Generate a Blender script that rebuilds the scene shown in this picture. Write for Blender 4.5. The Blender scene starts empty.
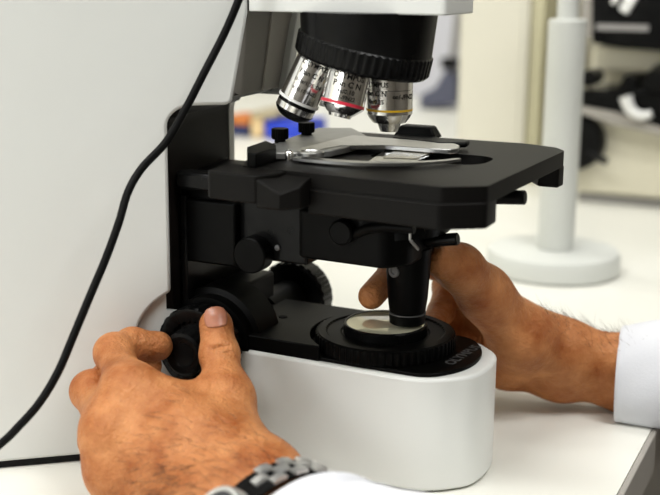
import bpy, bmesh, math, random
import numpy as np
from mathutils import Vector, Matrix, Quaternion

random.seed(4)
rng = np.random.default_rng(7)
SC = bpy.context.scene
COL = SC.collection

# ------------------------------------------------------------------ camera
CAM_LOC = Vector((0.23766, -0.56139, 0.26311))
CAM_R = Matrix(((0.8986623, -0.10862269, 0.42497904),
                (0.43860013, 0.20926632, -0.87397799),
                (0.00600004, 0.97180693, 0.23570168)))
FPX = 1121.0


def at(px, py, depth):
    """a point of the place seen along a given direction at a given distance (metres)"""
    return CAM_LOC + CAM_R @ (Vector(((px - 330) / FPX, -(py - 247.5) / FPX, -1)) * depth)


def on(px, py, axis, val):
    d = CAM_R @ Vector(((px - 330) / FPX, -(py - 247.5) / FPX, -1))
    return CAM_LOC + d * ((val - CAM_LOC[axis]) / d[axis])


cam_data = bpy.data.cameras.new('camera')
cam = bpy.data.objects.new('camera', cam_data)
COL.objects.link(cam)
cam.matrix_world = Matrix.Translation(CAM_LOC) @ CAM_R.to_4x4()
cam_data.sensor_width = 36
cam_data.lens = FPX / 660 * 36
cam_data.clip_start = 0.02
cam_data.dof.use_dof = True
cam_data.dof.focus_distance = 0.605
cam_data.dof.aperture_fstop = 7.0
SC.camera = cam

# ------------------------------------------------------------------ materials


def mat(name, color, rough=0.5, metal=0.0, noise=None, bump=None, spec=None, coat=0.0, emit=None,
        trans=0.0, ior=1.45, sss=0.0, aniso=0.0):
    m = bpy.data.materials.new(name)
    m.use_nodes = True
    nt = m.node_tree
    b = nt.nodes['Principled BSDF']
    b.inputs['Base Color'].default_value = (*color, 1)
    b.inputs['Roughness'].default_value = rough
    b.inputs['Metallic'].default_value = metal
    b.inputs['IOR'].default_value = ior
    if spec is not None:
        b.inputs['Specular IOR Level'].default_value = spec
    b.inputs['Coat Weight'].default_value = coat
    b.inputs['Transmission Weight'].default_value = trans
    if sss:
        b.inputs['Subsurface Weight'].default_value = sss
        b.inputs['Subsurface Radius'].default_value = (1.0, 0.35, 0.15)
        b.inputs['Subsurface Scale'].default_value = 0.003
    tc = nt.nodes.new('ShaderNodeTexCoord')
    if noise:
        scale, col2, lo, hi = noise
        n = nt.nodes.new('ShaderNodeTexNoise')
        n.inputs['Scale'].default_value = scale
        n.inputs['Detail'].default_value = 5
        nt.links.new(tc.outputs['Object'], n.inputs['Vector'])
        r = nt.nodes.new('ShaderNodeValToRGB')
        r.color_ramp.elements[0].position = lo
        r.color_ramp.elements[1].position = hi
        r.color_ramp.elements[0].color = (*color, 1)
        r.color_ramp.elements[1].color = (*col2, 1)
        nt.links.new(n.outputs['Fac'], r.inputs['Fac'])
        nt.links.new(r.outputs['Color'], b.inputs['Base Color'])
    if bump:
        scale, strength, dist = bump
        n = nt.nodes.new('ShaderNodeTexNoise')
        n.inputs['Scale'].default_value = scale
        n.inputs['Detail'].default_value = 4
        nt.links.new(tc.outputs['Object'], n.inputs['Vector'])
        bp = nt.nodes.new('ShaderNodeBump')
        bp.inputs['Strength'].default_value = strength
        bp.inputs['Distance'].default_value = dist
        nt.links.new(n.outputs['Fac'], bp.inputs['Height'])
        nt.links.new(bp.outputs['Normal'], b.inputs['Normal'])
    return m


def skin_material():
    m = mat('skin', (0.55, 0.25, 0.12), rough=0.5, spec=0.27, sss=0.10)
    nt = m.node_tree
    b = nt.nodes['Principled BSDF']
    tc = nt.nodes.new('ShaderNodeTexCoord')
    n1 = nt.nodes.new('ShaderNodeTexNoise')
    n1.inputs['Scale'].default_value = 55
    n1.inputs['Detail'].default_value = 6
    n1.inputs['Roughness'].default_value = 0.6
    nt.links.new(tc.outputs['Object'], n1.inputs['Vector'])
    r = nt.nodes.new('ShaderNodeValToRGB')
    e = r.color_ramp.elements
    e[0].position = 0.30
    e[0].color = (0.295, 0.082, 0.019, 1)
    e[1].position = 0.72
    e[1].color = (0.585, 0.255, 0.098, 1)
    nt.links.new(n1.outputs['Fac'], r.inputs['Fac'])
    nt.links.new(r.outputs['Color'], b.inputs['Base Color'])
    n2 = nt.nodes.new('ShaderNodeTexNoise')
    n2.inputs['Scale'].default_value = 420
    n2.inputs['Detail'].default_value = 4
    n3 = nt.nodes.new('ShaderNodeTexVoronoi')
    n3.inputs['Scale'].default_value = 700
    n4 = nt.nodes.new('ShaderNodeTexNoise')
    n4.inputs['Scale'].default_value = 90
    n4.inputs['Distortion'].default_value = 1.5
    for q in (n2, n3, n4):
        nt.links.new(tc.outputs['Object'], q.inputs['Vector'])
    a1 = nt.nodes.new('ShaderNodeMath')
    a1.operation = 'MULTIPLY_ADD'
    a1.inputs[1].default_value = 0.5
    nt.links.new(n3.outputs['Distance'], a1.inputs[0])
    nt.links.new(n2.outputs['Fac'], a1.inputs[2])
    a2 = nt.nodes.new('ShaderNodeMath')
    a2.operation = 'MULTIPLY_ADD'
    a2.inputs[1].default_value = 1.6
    nt.links.new(n4.outputs['Fac'], a2.inputs[0])
    nt.links.new(a1.outputs[0], a2.inputs[2])
    bp = nt.nodes.new('ShaderNodeBump')
    bp.inputs['Strength'].default_value = 0.6
    bp.inputs['Distance'].default_value = 0.0011
    nt.links.new(a2.outputs[0], bp.inputs['Height'])
    nt.links.new(bp.outputs['Normal'], b.inputs['Normal'])
    return m


M = dict(
    dull=mat('dull_grey_metal', (0.10, 0.10, 0.10), 0.5, 0.3, noise=(60, (0.12, 0.12, 0.12), 0.3, 0.7)),
    watch_steel=mat('watch_steel', (0.78, 0.78, 0.76), 0.3, 0.85, noise=(200, (0.73, 0.73, 0.71), 0.3, 0.7)),
    wall_dim=mat('grey_brown_wall', (0.16, 0.145, 0.125), 0.7, noise=(2, (0.18, 0.165, 0.14), 0.3, 0.7)),
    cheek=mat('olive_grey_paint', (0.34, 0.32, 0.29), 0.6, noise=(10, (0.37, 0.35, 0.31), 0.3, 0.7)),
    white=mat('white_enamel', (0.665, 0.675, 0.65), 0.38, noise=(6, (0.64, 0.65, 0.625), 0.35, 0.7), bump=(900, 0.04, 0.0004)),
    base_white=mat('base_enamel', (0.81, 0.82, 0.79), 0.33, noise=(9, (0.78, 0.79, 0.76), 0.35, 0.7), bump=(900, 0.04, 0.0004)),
    recess=mat('brown_black_paint', (0.0060, 0.0046, 0.0040), 0.5, spec=0.07, noise=(40, (0.008, 0.006, 0.005), 0.3, 0.7)),
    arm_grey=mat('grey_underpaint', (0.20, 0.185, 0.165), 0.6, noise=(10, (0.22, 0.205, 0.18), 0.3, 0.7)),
    black=mat('black_anodised', (0.0016, 0.0016, 0.0015), 0.42, spec=0.08, noise=(60, (0.0024, 0.0024, 0.0022), 0.3, 0.7), bump=(1500, 0.08, 0.0003)),
    stage=mat('black_stage_coating', (0.0026, 0.0023, 0.0020), 0.48, spec=0.12, noise=(25, (0.0042, 0.0037, 0.0032), 0.3, 0.7), bump=(1200, 0.10, 0.0003)),
    satin=mat('satin_black', (0.0024, 0.0024, 0.0024), 0.26, spec=0.13, noise=(50, (0.007, 0.007, 0.007), 0.3, 0.7)),
    rubber=mat('black_rubber', (0.004, 0.004, 0.004), 0.5, spec=0.2, bump=(600, 0.15, 0.0004)),
    chrome=mat('brushed_chrome', (0.86, 0.85, 0.83), 0.17, 1.0, bump=(300, 0.02, 0.0003)),
    steel=mat('satin_steel', (0.52, 0.52, 0.51), 0.32, 1.0, noise=(120, (0.44, 0.44, 0.43), 0.3, 0.7)),
    holder=mat('grey_metal_plate', (0.33, 0.33, 0.32), 0.42, 0.7, noise=(120, (0.27, 0.27, 0.26), 0.3, 0.7)),
    ink=mat('engraved_black_ink', (0.003, 0.003, 0.003), 0.7, spec=0.1, noise=(90, (0.004, 0.004, 0.004), 0.3, 0.7)),
    grey_ink=mat('engraved_grey_ink', (0.07, 0.07, 0.07), 0.6, noise=(90, (0.06, 0.06, 0.06), 0.3, 0.7)),
    red=mat('red_band_enamel', (0.62, 0.03, 0.06), 0.4, noise=(90, (0.55, 0.025, 0.05), 0.3, 0.7)),
    yellow=mat('yellow_band_enamel', (0.85, 0.52, 0.02), 0.4, noise=(90, (0.8, 0.48, 0.02), 0.3, 0.7)),
    bandwhite=mat('white_band_enamel', (0.82, 0.82, 0.80), 0.4, noise=(90, (0.78, 0.78, 0.76), 0.3, 0.7)),
    bandblue=mat('blue_band_enamel', (0.05, 0.15, 0.6), 0.4, noise=(90, (0.05, 0.13, 0.55), 0.3, 0.7)),
    mirror=mat('glass_filter', (0.93, 0.89, 0.66), 0.05, 0.35, noise=(30, (0.91, 0.87, 0.64), 0.3, 0.7)),
    slide=mat('slide_glass', (0.92, 0.95, 0.94), 0.02, 0, trans=1.0, ior=1.5, noise=(50, (0.9, 0.93, 0.92), 0.3, 0.7)),
    paper=mat('paper_label', (0.80, 0.80, 0.77), 0.6, noise=(150, (0.75, 0.75, 0.72), 0.3, 0.7)),
    specimen=mat('mounted_specimen', (0.16, 0.15, 0.11), 0.25, noise=(300, (0.22, 0.2, 0.15), 0.3, 0.7)),
    skin=skin_material(),
    nail=mat('fingernail', (0.38, 0.145, 0.085), 0.32, noise=(200, (0.45, 0.19, 0.115), 0.3, 0.7), sss=0.1),
    hair=mat('dark_brown_hair', (0.045, 0.022, 0.010), 0.5, noise=(300, (0.07, 0.035, 0.016), 0.3, 0.7)),
    cloth=mat('white_cotton', (0.69, 0.70, 0.735), 0.85, noise=(35, (0.66, 0.67, 0.705), 0.3, 0.7), bump=(900, 0.25, 0.0006)),
    cable=mat('black_cable_rubber', (0.004, 0.004, 0.004), 0.45, spec=0.12, bump=(500, 0.1, 0.0004)),
    bench=mat('cream_laminate', (0.79, 0.785, 0.72), 0.36, noise=(3, (0.765, 0.76, 0.695), 0.3, 0.7)),
    edge=mat('grey_edge_band', (0.37, 0.345, 0.31), 0.5, noise=(30, (0.33, 0.31, 0.28), 0.3, 0.7)),
    floor=mat('dark_floor', (0.13, 0.115, 0.098), 0.6, noise=(8, (0.17, 0.15, 0.13), 0.3, 0.7)),
    wall=mat('cream_wall', (0.80, 0.775, 0.68), 0.7, noise=(2, (0.77, 0.745, 0.65), 0.3, 0.7)),
    ceiling=mat('white_ceiling', (0.85, 0.84, 0.80), 0.8, noise=(2, (0.82, 0.81, 0.77), 0.3, 0.7)),
    cream_cabinet=mat('cream_cabinet_paint', (0.62, 0.595, 0.50), 0.5, noise=(5, (0.60, 0.575, 0.48), 0.3, 0.7)),
    cream=mat('cream_enamel', (0.70, 0.665, 0.53), 0.45, noise=(5, (0.67, 0.635, 0.505), 0.3, 0.7)),
    cream_shade=mat('cream_side_shade', (0.50, 0.47, 0.31), 0.5, noise=(5, (0.48, 0.45, 0.295), 0.3, 0.7)),  # cabinet cream with the side's shading mixed into the colour
    stand=mat('pale_grey_enamel', (0.66, 0.675, 0.64), 0.4, noise=(8, (0.63, 0.645, 0.61), 0.3, 0.7)),
    greyplastic=mat('grey_plastic', (0.30, 0.29, 0.28), 0.45, noise=(20, (0.27, 0.26, 0.25), 0.3, 0.7)),
    bluegrey=mat('blue_grey_plastic', (0.085, 0.09, 0.135), 0.5, noise=(20, (0.07, 0.075, 0.115), 0.3, 0.7)),
    lilac=mat('pale_lilac_panel', (0.60, 0.60, 0.65), 0.5, noise=(8, (0.57, 0.57, 0.62), 0.3, 0.7)),
    blue=mat('blue_plastic', (0.02, 0.06, 0.60), 0.4, noise=(15, (0.02, 0.05, 0.5), 0.3, 0.7)),
    orange=mat('orange_plastic', (0.55, 0.17, 0.03), 0.5, noise=(15, (0.5, 0.15, 0.03), 0.3, 0.7)),
    tan=mat('tan_card', (0.75, 0.56, 0.30), 0.6, noise=(15, (0.7, 0.52, 0.28), 0.3, 0.7)),
    darkblue=mat('navy_plastic', (0.02, 0.035, 0.12), 0.5, noise=(15, (0.02, 0.03, 0.1), 0.3, 0.7)),
    olive=mat('brown_card', (0.42, 0.36, 0.24), 0.7, noise=(15, (0.38, 0.33, 0.22), 0.3, 0.7)),
    dial=mat('watch_dial', (0.03, 0.03, 0.035), 0.3, noise=(90, (0.04, 0.04, 0.045), 0.3, 0.7)),
)

# ------------------------------------------------------------------ mesh helpers


def obj(name, bm, material, parent=None, smooth=38, bevel=0.0, seg=2):
    me = bpy.data.meshes.new(name)
    bmesh.ops.recalc_face_normals(bm, faces=bm.faces)
    bm.to_mesh(me)
    bm.free()
    return link(name, me, material, parent, smooth, bevel, seg)


def link(name, me, material, parent=None, smooth=38, bevel=0.0, seg=2):
    o = bpy.data.objects.new(name, me)
    COL.objects.link(o)
    mats = material if isinstance(material, (list, tuple)) else [material]
    for m in mats:
        me.materials.append(m)
    if smooth:
        for p in me.polygons:
            p.use_smooth = True
        me.set_sharp_from_angle(angle=math.radians(smooth))
    if bevel:
        md = o.modifiers.new('bevel', 'BEVEL')
        md.width = bevel
        md.segments = seg
        md.limit_method = 'ANGLE'
        md.angle_limit = math.radians(40)
        md.harden_normals = False
    if parent is not None:
        o.parent = parent
        o.matrix_parent_inverse = Matrix.Translation(parent_world(parent)).inverted()
    return o


def parent_world(p):
    # every Empty is placed without rotation; meshes sit at the origin
    v = Vector(p.location) if p.type == 'EMPTY' else Vector((0, 0, 0))
    return v


def thing(name, label, cat, loc=(0, 0, 0), group=None):
    o = bpy.data.objects.new(name, None)
    o.empty_display_size = 0.02
    o.location = loc
    COL.objects.link(o)
    o['label'] = label
    o['category'] = cat
    if group:
        o['group'] = group
    return o


def tag(o, label, cat, group=None):
    o['label'] = label
    o['category'] = cat
    if group:
        o['group'] = group
    return o


def NB():
    return bmesh.new()


def box(bm, c, s, rot=None):
    r = bmesh.ops.create_cube(bm, size=1)
    mt = Matrix.Translation(Vector(c)) @ (rot.to_4x4() if rot is not None else Matrix()) @ Matrix.Diagonal((*s, 1))
    bmesh.ops.transform(bm, matrix=mt, verts=r['verts'])
    return r['verts']


def bx(bm, x0, x1, y0, y1, z0, z1):
    return box(bm, ((x0 + x1) / 2, (y0 + y1) / 2, (z0 + z1) / 2), (x1 - x0, y1 - y0, z1 - z0))


def prism(bm, pts, z0, z1, axis='z', inset_top=0.0):
    """pts 2D outline; axis z: (x,y) extruded z0..z1; axis y: (x,z) extruded in y"""
    def P(p, h):
        return (p[0], p[1], h) if axis == 'z' else (p[0], h, p[1])
    n = len(pts)
    cxm = sum(p[0] for p in pts) / n
    cym = sum(p[1] for p in pts) / n
    top = pts
    if inset_top:
        top = []
        for p in pts:
            d = Vector((cxm - p[0], cym - p[1]))
            d = d.normalized() * inset_top
            top.append((p[0] + d.x, p[1] + d.y))
    a = [bm.verts.new(P(p, z0)) for p in pts]
    b = [bm.verts.new(P(p, z1)) for p in top]
    bm.faces.new(a)
    bm.faces.new(b)
    for i in range(n):
        j = (i + 1) % n
        bm.faces.new((a[i], a[j], b[j], b[i]))


def frame(axis):
    z = Vector(axis).normalized()
    x = z.orthogonal().normalized()
    return x, z.cross(x).normalized(), z


def lathe(bm, prof, origin=(0, 0, 0), axis=(0, 0, 1), seg=48, ripple=None, ax=None):
    """prof: (t along axis, radius). ripple: (count, depth, t0, t1) knurling between t0 and t1"""
    x, y, z = ax if ax else frame(axis)
    o = Vector(origin)
    rings = []
    for t, r in prof:
        ring = []
        for k in range(seg):
            a = 2 * math.pi * k / seg
            rr = r
            if ripple and ripple[2] <= t <= ripple[3]:
                ph = (k * ripple[0] / seg) % 1.0
                rr = r - (ripple[1] if ph >= 0.5 else 0)
            ring.append(bm.verts.new(o + z * t + (x * math.cos(a) + y * math.sin(a)) * rr))
        rings.append(ring)
    for i in range(len(rings) - 1):
        for k in range(seg):
            j = (k + 1) % seg
            bm.faces.new((rings[i][k], rings[i][j], rings[i + 1][j], rings[i + 1][k]))
    if prof[0][1] > 1e-6:
        bm.faces.new(rings[0][::-1])
    if prof[-1][1] > 1e-6:
        bm.faces.new(rings[-1])


def cyl(bm, p0, p1, r0, r1=None, seg=32, ch=0.0):
    p0, p1 = Vector(p0), Vector(p1)
    L = (p1 - p0).length
    r1 = r0 if r1 is None else r1
    prof = [(0, r0), (L, r1)] if not ch else [(0, r0 - ch), (ch, r0), (L - ch, r1), (L, r1 - ch)]
    lathe(bm, prof, p0, p1 - p0, seg)


def tube(bm, pts, r, seg=12):
    pts = [Vector(p) for p in pts]
    prev = None
    rings = []
    for i, p in enumerate(pts):
        d = (pts[min(i + 1, len(pts) - 1)] - pts[max(i - 1, 0)]).normalized()
        if prev is None:
            x = d.orthogonal().normalized()
        else:
            x = (prev - d * prev.dot(d)).normalized()
        prev = x
        y = d.cross(x)
        rr = r(i / (len(pts) - 1)) if callable(r) else r
        rings.append([bm.verts.new(p + (x * math.cos(2 * math.pi * k / seg) + y * math.sin(2 * math.pi * k / seg)) * rr) for k in range(seg)])
    for a, b in zip(rings, rings[1:]):
        for k in range(seg):
            j = (k + 1) % seg
            bm.faces.new((a[k], a[j], b[j], b[k]))
    bm.faces.new(rings[0][::-1])
    bm.faces.new(rings[-1])


def spline(pts, n=10):
    pts = [Vector(p) for p in pts]
    out = []
    for i in range(len(pts) - 1):
        p0 = pts[max(i - 1, 0)]
        p1, p2 = pts[i], pts[i + 1]
        p3 = pts[min(i + 2, len(pts) - 1)]
        for k in range(n):
            t = k / n
            out.append(0.5 * ((2 * p1) + (p2 - p0) * t + (2 * p0 - 5 * p1 + 4 * p2 - p3) * t * t + (3 * p1 - p0 - 3 * p2 + p3) * t ** 3))
    out.append(pts[-1])
    return out


def arc(cx, cy, r, a0, a1, n=8):
    return [(cx + r * math.cos(math.radians(a0 + (a1 - a0) * i / n)), cy + r * math.sin(math.radians(a0 + (a1 - a0) * i / n))) for i in range(n + 1)]


def rounded(pts, rad, n=6):
    """round the corners of a 2D outline; rad one number or one per corner"""
    out = []
    m = len(pts)
    for i in range(m):
        p = Vector(pts[i])
        a = (Vector(pts[i - 1]) - p)
        b = (Vector(pts[(i + 1) % m]) - p)
        r = rad[i] if isinstance(rad, (list, tuple)) else rad
        if r <= 0:
            out.append(tuple(p))
            continue
        r = min(r, a.length * 0.49, b.length * 0.49)
        s, e = p + a.normalized() * r, p + b.normalized() * r
        for k in range(n + 1):
            t = k / n
            out.append(tuple(s * (1 - t) ** 2 + p * 2 * t * (1 - t) + e * t * t))
    return out


def text_geo(body, size):
    cu = bpy.data.curves.new('letters', 'FONT')
    cu.body = body
    cu.size = size
    cu.align_x = 'CENTER'
    cu.align_y = 'CENTER'
    cu.resolution_u = 2
    cu.offset = size * 0.022
    o = bpy.data.objects.new('letters', cu)
    COL.objects.link(o)
    dg = bpy.context.evaluated_depsgraph_get()
    me = o.evaluated_get(dg).to_mesh()
    vs = [v.co.copy() for v in me.vertices]
    fs = [list(p.vertices) for p in me.polygons]
    o.evaluated_get(dg).to_mesh_clear()
    bpy.data.objects.remove(o)
    bpy.data.curves.remove(cu)
    return vs, fs


def add_text(bm, body, size, fn):
    vs, fs = text_geo(body, size)
    nv = [bm.verts.new(fn(v.x, v.y)) for v in vs]
    for f in fs:
        try:
            bm.faces.new([nv[i] for i in f])
        except ValueError:
            pass


# ------------------------------------------------------------------ organic surface helper (signed distance + surface nets)


class Field:
    def __init__(self, lo, hi, h):
        self.lo = np.array(lo, np.float32)
        self.h = h
        self.n = (np.ceil((np.array(hi) - np.array(lo)) / h).astype(int) + 1)
        self.ax = [self.lo[i] + h * np.arange(self.n[i], dtype=np.float32) for i in range(3)]

    def empty(self):
        return np.full(self.n, 0.05, np.float32)

    def sub(self, lo, hi):
        sl = []
        for i in range(3):
            a = int(max(0, math.floor((lo[i] - self.lo[i]) / self.h)))
            b = int(min(self.n[i], math.ceil((hi[i] - self.lo[i]) / self.h) + 1))
            sl.append(slice(a, max(a, b)))
        return tuple(sl)

    def cone(self, F, a, b, ra, rb, k):
        a = np.array(a, np.float32)
        b = np.array(b, np.float32)
        m = max(ra, rb) + k + 0.012
        sl = self.sub(np.minimum(a, b) - m, np.maximum(a, b) + m)
        if any(s.stop <= s.start for s in sl):
            return
        X = self.ax[0][sl[0]][:, None, None] - a[0]
        Y = self.ax[1][sl[1]][None, :, None] - a[1]
        Z = self.ax[2][sl[2]][None, None, :] - a[2]
        ba = b - a
        L2 = float(ba @ ba) + 1e-12
        t = np.clip((X * ba[0] + Y * ba[1] + Z * ba[2]) / L2, 0, 1)
        d = np.sqrt((X - t * ba[0]) ** 2 + (Y - t * ba[1]) ** 2 + (Z - t * ba[2]) ** 2) - (ra + (rb - ra) * t)
        f = F[sl]
        if k <= 0:
            F[sl] = np.minimum(f, d)
        else:
            hh = np.maximum(k - np.abs(f - d), 0) / k
            F[sl] = np.minimum(f, d) - hh * hh * k * 0.25

    def carve(self, F, a, b, r, k):
        """smooth groove along a-b"""
        a = np.array(a, np.float32)
        b = np.array(b, np.float32)
        m = r + k + 0.006
        sl = self.sub(np.minimum(a, b) - m, np.maximum(a, b) + m)
        X = self.ax[0][sl[0]][:, None, None] - a[0]
        Y = self.ax[1][sl[1]][None, :, None] - a[1]
        Z = self.ax[2][sl[2]][None, None, :] - a[2]
        ba = b - a
        L2 = float(ba @ ba) + 1e-12
        t = np.clip((X * ba[0] + Y * ba[1] + Z * ba[2]) / L2, 0, 1)
        d = r - np.sqrt((X - t * ba[0]) ** 2 + (Y - t * ba[1]) ** 2 + (Z - t * ba[2]) ** 2)
        f = F[sl]
        hh = np.maximum(k - np.abs(f - d), 0) / k
        F[sl] = np.maximum(f, d) + hh * hh * k * 0.25

    def mesh(self, F):
        S = F < 0
        n = self.n
        cs = np.zeros(n - 1, np.int32)
        corners = [(i, j, k) for i in (0, 1) for j in (0, 1) for k in (0, 1)]
        for i, j, k in corners:
            cs += S[i:n[0] - 1 + i, j:n[1] - 1 + j, k:n[2] - 1 + k]
        act = (cs > 0) & (cs < 8)
        I = np.argwhere(act)
        idx = np.full(n - 1, -1, np.int64)
        idx[act] = np.arange(len(I))
        acc = np.zeros((len(I), 3), np.float64)
        cnt = np.zeros(len(I))
        for c in corners:
            for axn in range(3):
                if c[axn]:
                    continue
                c2 = list(c)
                c2[axn] = 1
                fa = F[I[:, 0] + c[0], I[:, 1] + c[1], I[:, 2] + c[2]]
                fb = F[I[:, 0] + c2[0], I[:, 1] + c2[1], I[:, 2] + c2[2]]
                msk = (fa < 0) != (fb < 0)
                t = np.where(msk, fa / np.where(msk, fa - fb, 1), 0)
                p = np.array(c, float)[None, :].repeat(len(I), 0)
                p[:, axn] += t
                acc[msk] += p[msk]
                cnt[msk] += 1
        V = self.lo + self.h * (I + acc / cnt[:, None])
        quads = []
        for axn in range(3):
            o1, o2 = (axn + 1) % 3, (axn + 2) % 3
            A = [slice(1, -1)] * 3
            A[axn] = slice(0, n[axn] - 1)
            B = list(A)
            B[axn] = slice(1, n[axn])
            sa, sb = S[tuple(A)], S[tuple(B)]
            E = np.argwhere(sa != sb)
            if len(E) == 0:
                continue
            flip = sa[E[:, 0], E[:, 1], E[:, 2]]
            off = np.array([1, 1, 1])
            off[axn] = 0
            E = E + off
            e1 = np.zeros(3, int)
            e1[o1] = 1
            e2 = np.zeros(3, int)
            e2[o2] = 1
            q = [idx[tuple((E - d).T)] for d in (e1 + e2, e2, 0 * e1, e1)]
            q = np.stack(q, 1)
            q[~flip] = q[~flip][:, ::-1]
            quads.append(q)
        Q = np.concatenate(quads)
        Q = Q[(Q >= 0).all(1)]
        return V, Q


def mesh_from(name, V, Q):
    me = bpy.data.meshes.new(name)
    me.from_pydata([tuple(v) for v in V], [], [tuple(int(i) for i in q) for q in Q])
    me.update()
    return me


#SETTING
# ------------------------------------------------------------------ the room
def structure(name, bm, m):
    o = obj(name, bm, m)
    o['kind'] = 'structure'
    return o


bm = NB(); bx(bm, -1.5, 3.2, -2.6, 2.6, -0.80, -0.76); structure('floor', bm, M['floor'])
bm = NB(); bx(bm, -1.5, 3.2, 2.45, 2.55, -0.76, 1.9); structure('wall_back', bm, M['wall'])
bm = NB(); bx(bm, -1.5, -1.4, -2.6, 2.45, -0.76, 1.9); structure('wall_left', bm, M['wall'])

bm = NB(); bx(bm, -1.5, 3.2, -2.7, -2.6, -0.76, 1.9); structure('wall_front', bm, M['wall_dim'])
bm = NB(); bx(bm, 3.1, 3.2, -2.6, 2.45, -0.76, 1.9); structure('wall_right', bm, M['wall_dim'])
bm = NB(); bx(bm, -1.5, 3.2, -2.6, 2.45, 1.9, 1.95); structure('ceiling', bm, M['ceiling'])

bench = thing('lab_bench', 'long cream laminate laboratory bench under the microscope', 'bench', (-0.6, 0, -0.76))
bm = NB(); bx(bm, -1.35, 0.137, -1.6, 2.3, -0.026, 0.0); o = obj('worktop', bm, M['bench'], bench)
bm = NB(); bx(bm, 0.137, 0.1405, -1.6, 2.3, -0.027, -0.0003); obj('edge_band', bm, M['edge'], bench, bevel=0.0008)
bm = NB(); bx(bm, -1.33, 0.02, -1.55, -1.5, -0.76, -0.026); obj('side_panel', bm, M['bench'], bench)
bm = NB(); bx(bm, -1.33, 0.02, 2.2, 2.25, -0.76, -0.026); obj('side_panel', bm, M['bench'], bench)
bm = NB(); bx(bm, -0.02, 0.0, -1.5, 2.2, -0.72, -0.026); obj('front_panel', bm, M['edge'], bench)

# ------------------------------------------------------------------ MICROSCOPE
mic = thing('microscope', 'white and black compound microscope being operated by two hands', 'microscope', (0, 0, 0))

# --- base tongue (the centre plane of the stand is y = YC)
YC = -0.0185


def tongue(grow=0.0, x0=-0.150, front=0.0):
    """plan outline of the tongue: straight sides, bowed front with rounded corners"""
    n0, n1 = -0.0535 - grow, 0.0165 + grow
    f = 0.0612 + grow * 0.6 + front
    pts = [(x0, n0), (0.0470, n0), (f - 0.002, n0 + 0.0185), (f + 0.0008, YC), (f - 0.002, n1 - 0.0185), (0.0470, n1), (x0, n1)]
    return rounded(pts, [0, 0.016, 0.008, 0.010, 0.008, 0.016, 0], 8)


bm = NB()
prism(bm, tongue(0.0030, front=0.0058), 0.0010, 0.0632)
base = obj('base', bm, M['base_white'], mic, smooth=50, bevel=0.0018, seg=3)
for fx, fy in ((0.045, -0.045), (0.045, 0.008), (-0.11, -0.045), (-0.11, 0.008)):
    bm = NB()
    cyl(bm, (fx, fy, 0), (fx, fy, 0.004), 0.006)
    obj('rubber_foot', bm, M['rubber'], base)
bm = NB(); prism(bm, tongue(-0.001), 0.0003, 0.0030)
obj('base_shadow_line', bm, M['rubber'], base)  # dark strip put in for the shadow line under the base

# --- black cover plate on the base: a thick rear part, a thin front part
bm = NB()
prism(bm, tongue(0.0, -0.118), 0.0630, 0.0652)
cover = obj('base_cover', bm, M['black'], mic, bevel=0.0006)
RX, RY = 0.0074, -0.0175
bm = NB()
bite = [(RX + 0.0415 * math.cos(math.radians(a)), RY + 0.0415 * math.sin(math.radians(a))) for a in np.linspace(236, 126, 24)]
bite = [p for p in bite if -0.0545 < p[1] < 0.0175]
step = [(-0.118, -0.0545), (bite[0][0] + .001, -0.0545)] + bite + [(bite[-1][0] + .001, 0.0175), (-0.118, 0.0175)]
prism(bm, step, 0.0630, 0.0716)
obj('rear_step', bm, M['black'], cover, bevel=0.0006)
p = on(283, 317, 2, 0.0716)
bm = NB(); cyl(bm, (p.x, p.y, 0.0712), (p.x, p.y, 0.0719), 0.0026, seg=20); obj('screw_hole', bm, M['ink'], cover)
bm = NB()
p0, p1 = on(449, 364, 2, 0.0653), on(477.5, 346, 2, 0.0653)
dv = (p1 - p0); dv.z = 0; L = dv.length; ux = dv.normalized(); uy = Vector((-ux.y, ux.x, 0)); mid = (p0 + p1) / 2
add_text(bm, 'OLYMPUS', L * 0.235, lambda x, y: mid + ux * x + uy * y + Vector((0, 0, 0.0001)))
obj('lettering', bm, M['grey_ink'], cover, smooth=0)

# --- dimming ring with knurl, filter holder and glass
bm = NB()
lathe(bm, [(0.0652, 0.0365), (0.0656, 0.0378), (0.0658, 0.0386), (0.0730, 0.0386), (0.0732, 0.0378), (0.0738, 0.0370), (0.0738, 0.0330), (0.0729, 0.0324), (0.0729, 0.025), (0.0722, 0.0245), (0.0722, 0.0)], (RX, RY, 0), (0, 0, 1), 240, ripple=(60, 0.0007, 0.0657, 0.0731))
ring = obj('field_ring', bm, M['black'], mic, smooth=30)
bm = NB()
lathe(bm, [(0.0718, 0.0231), (0.0775, 0.0231), (0.0781, 0.0226), (0.0781, 0.0216), (0.0777, 0.0214), (0.0725, 0.0214)], (RX, RY, 0), (0, 0, 1), 72)
fh = obj('filter_holder', bm, M['satin'], ring, smooth=30)
bm = NB(); lathe(bm, [(0.0755, 0.0), (0.0755, 0.0215), (0.0776, 0.0215), (0.0778, 0.0211), (0.0778, 0.0)], (RX, RY, 0), (0, 0, 1), 64)
obj('filter_glass', bm, M['mirror'], ring, smooth=30)

# --- arm: flat flared near panel, far panel, dark core between them
T = 0.0042


def pany(x):
    """the near panel is a vertical plane that flares towards the back"""
    return 0.0101 + 0.83 * x


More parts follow.
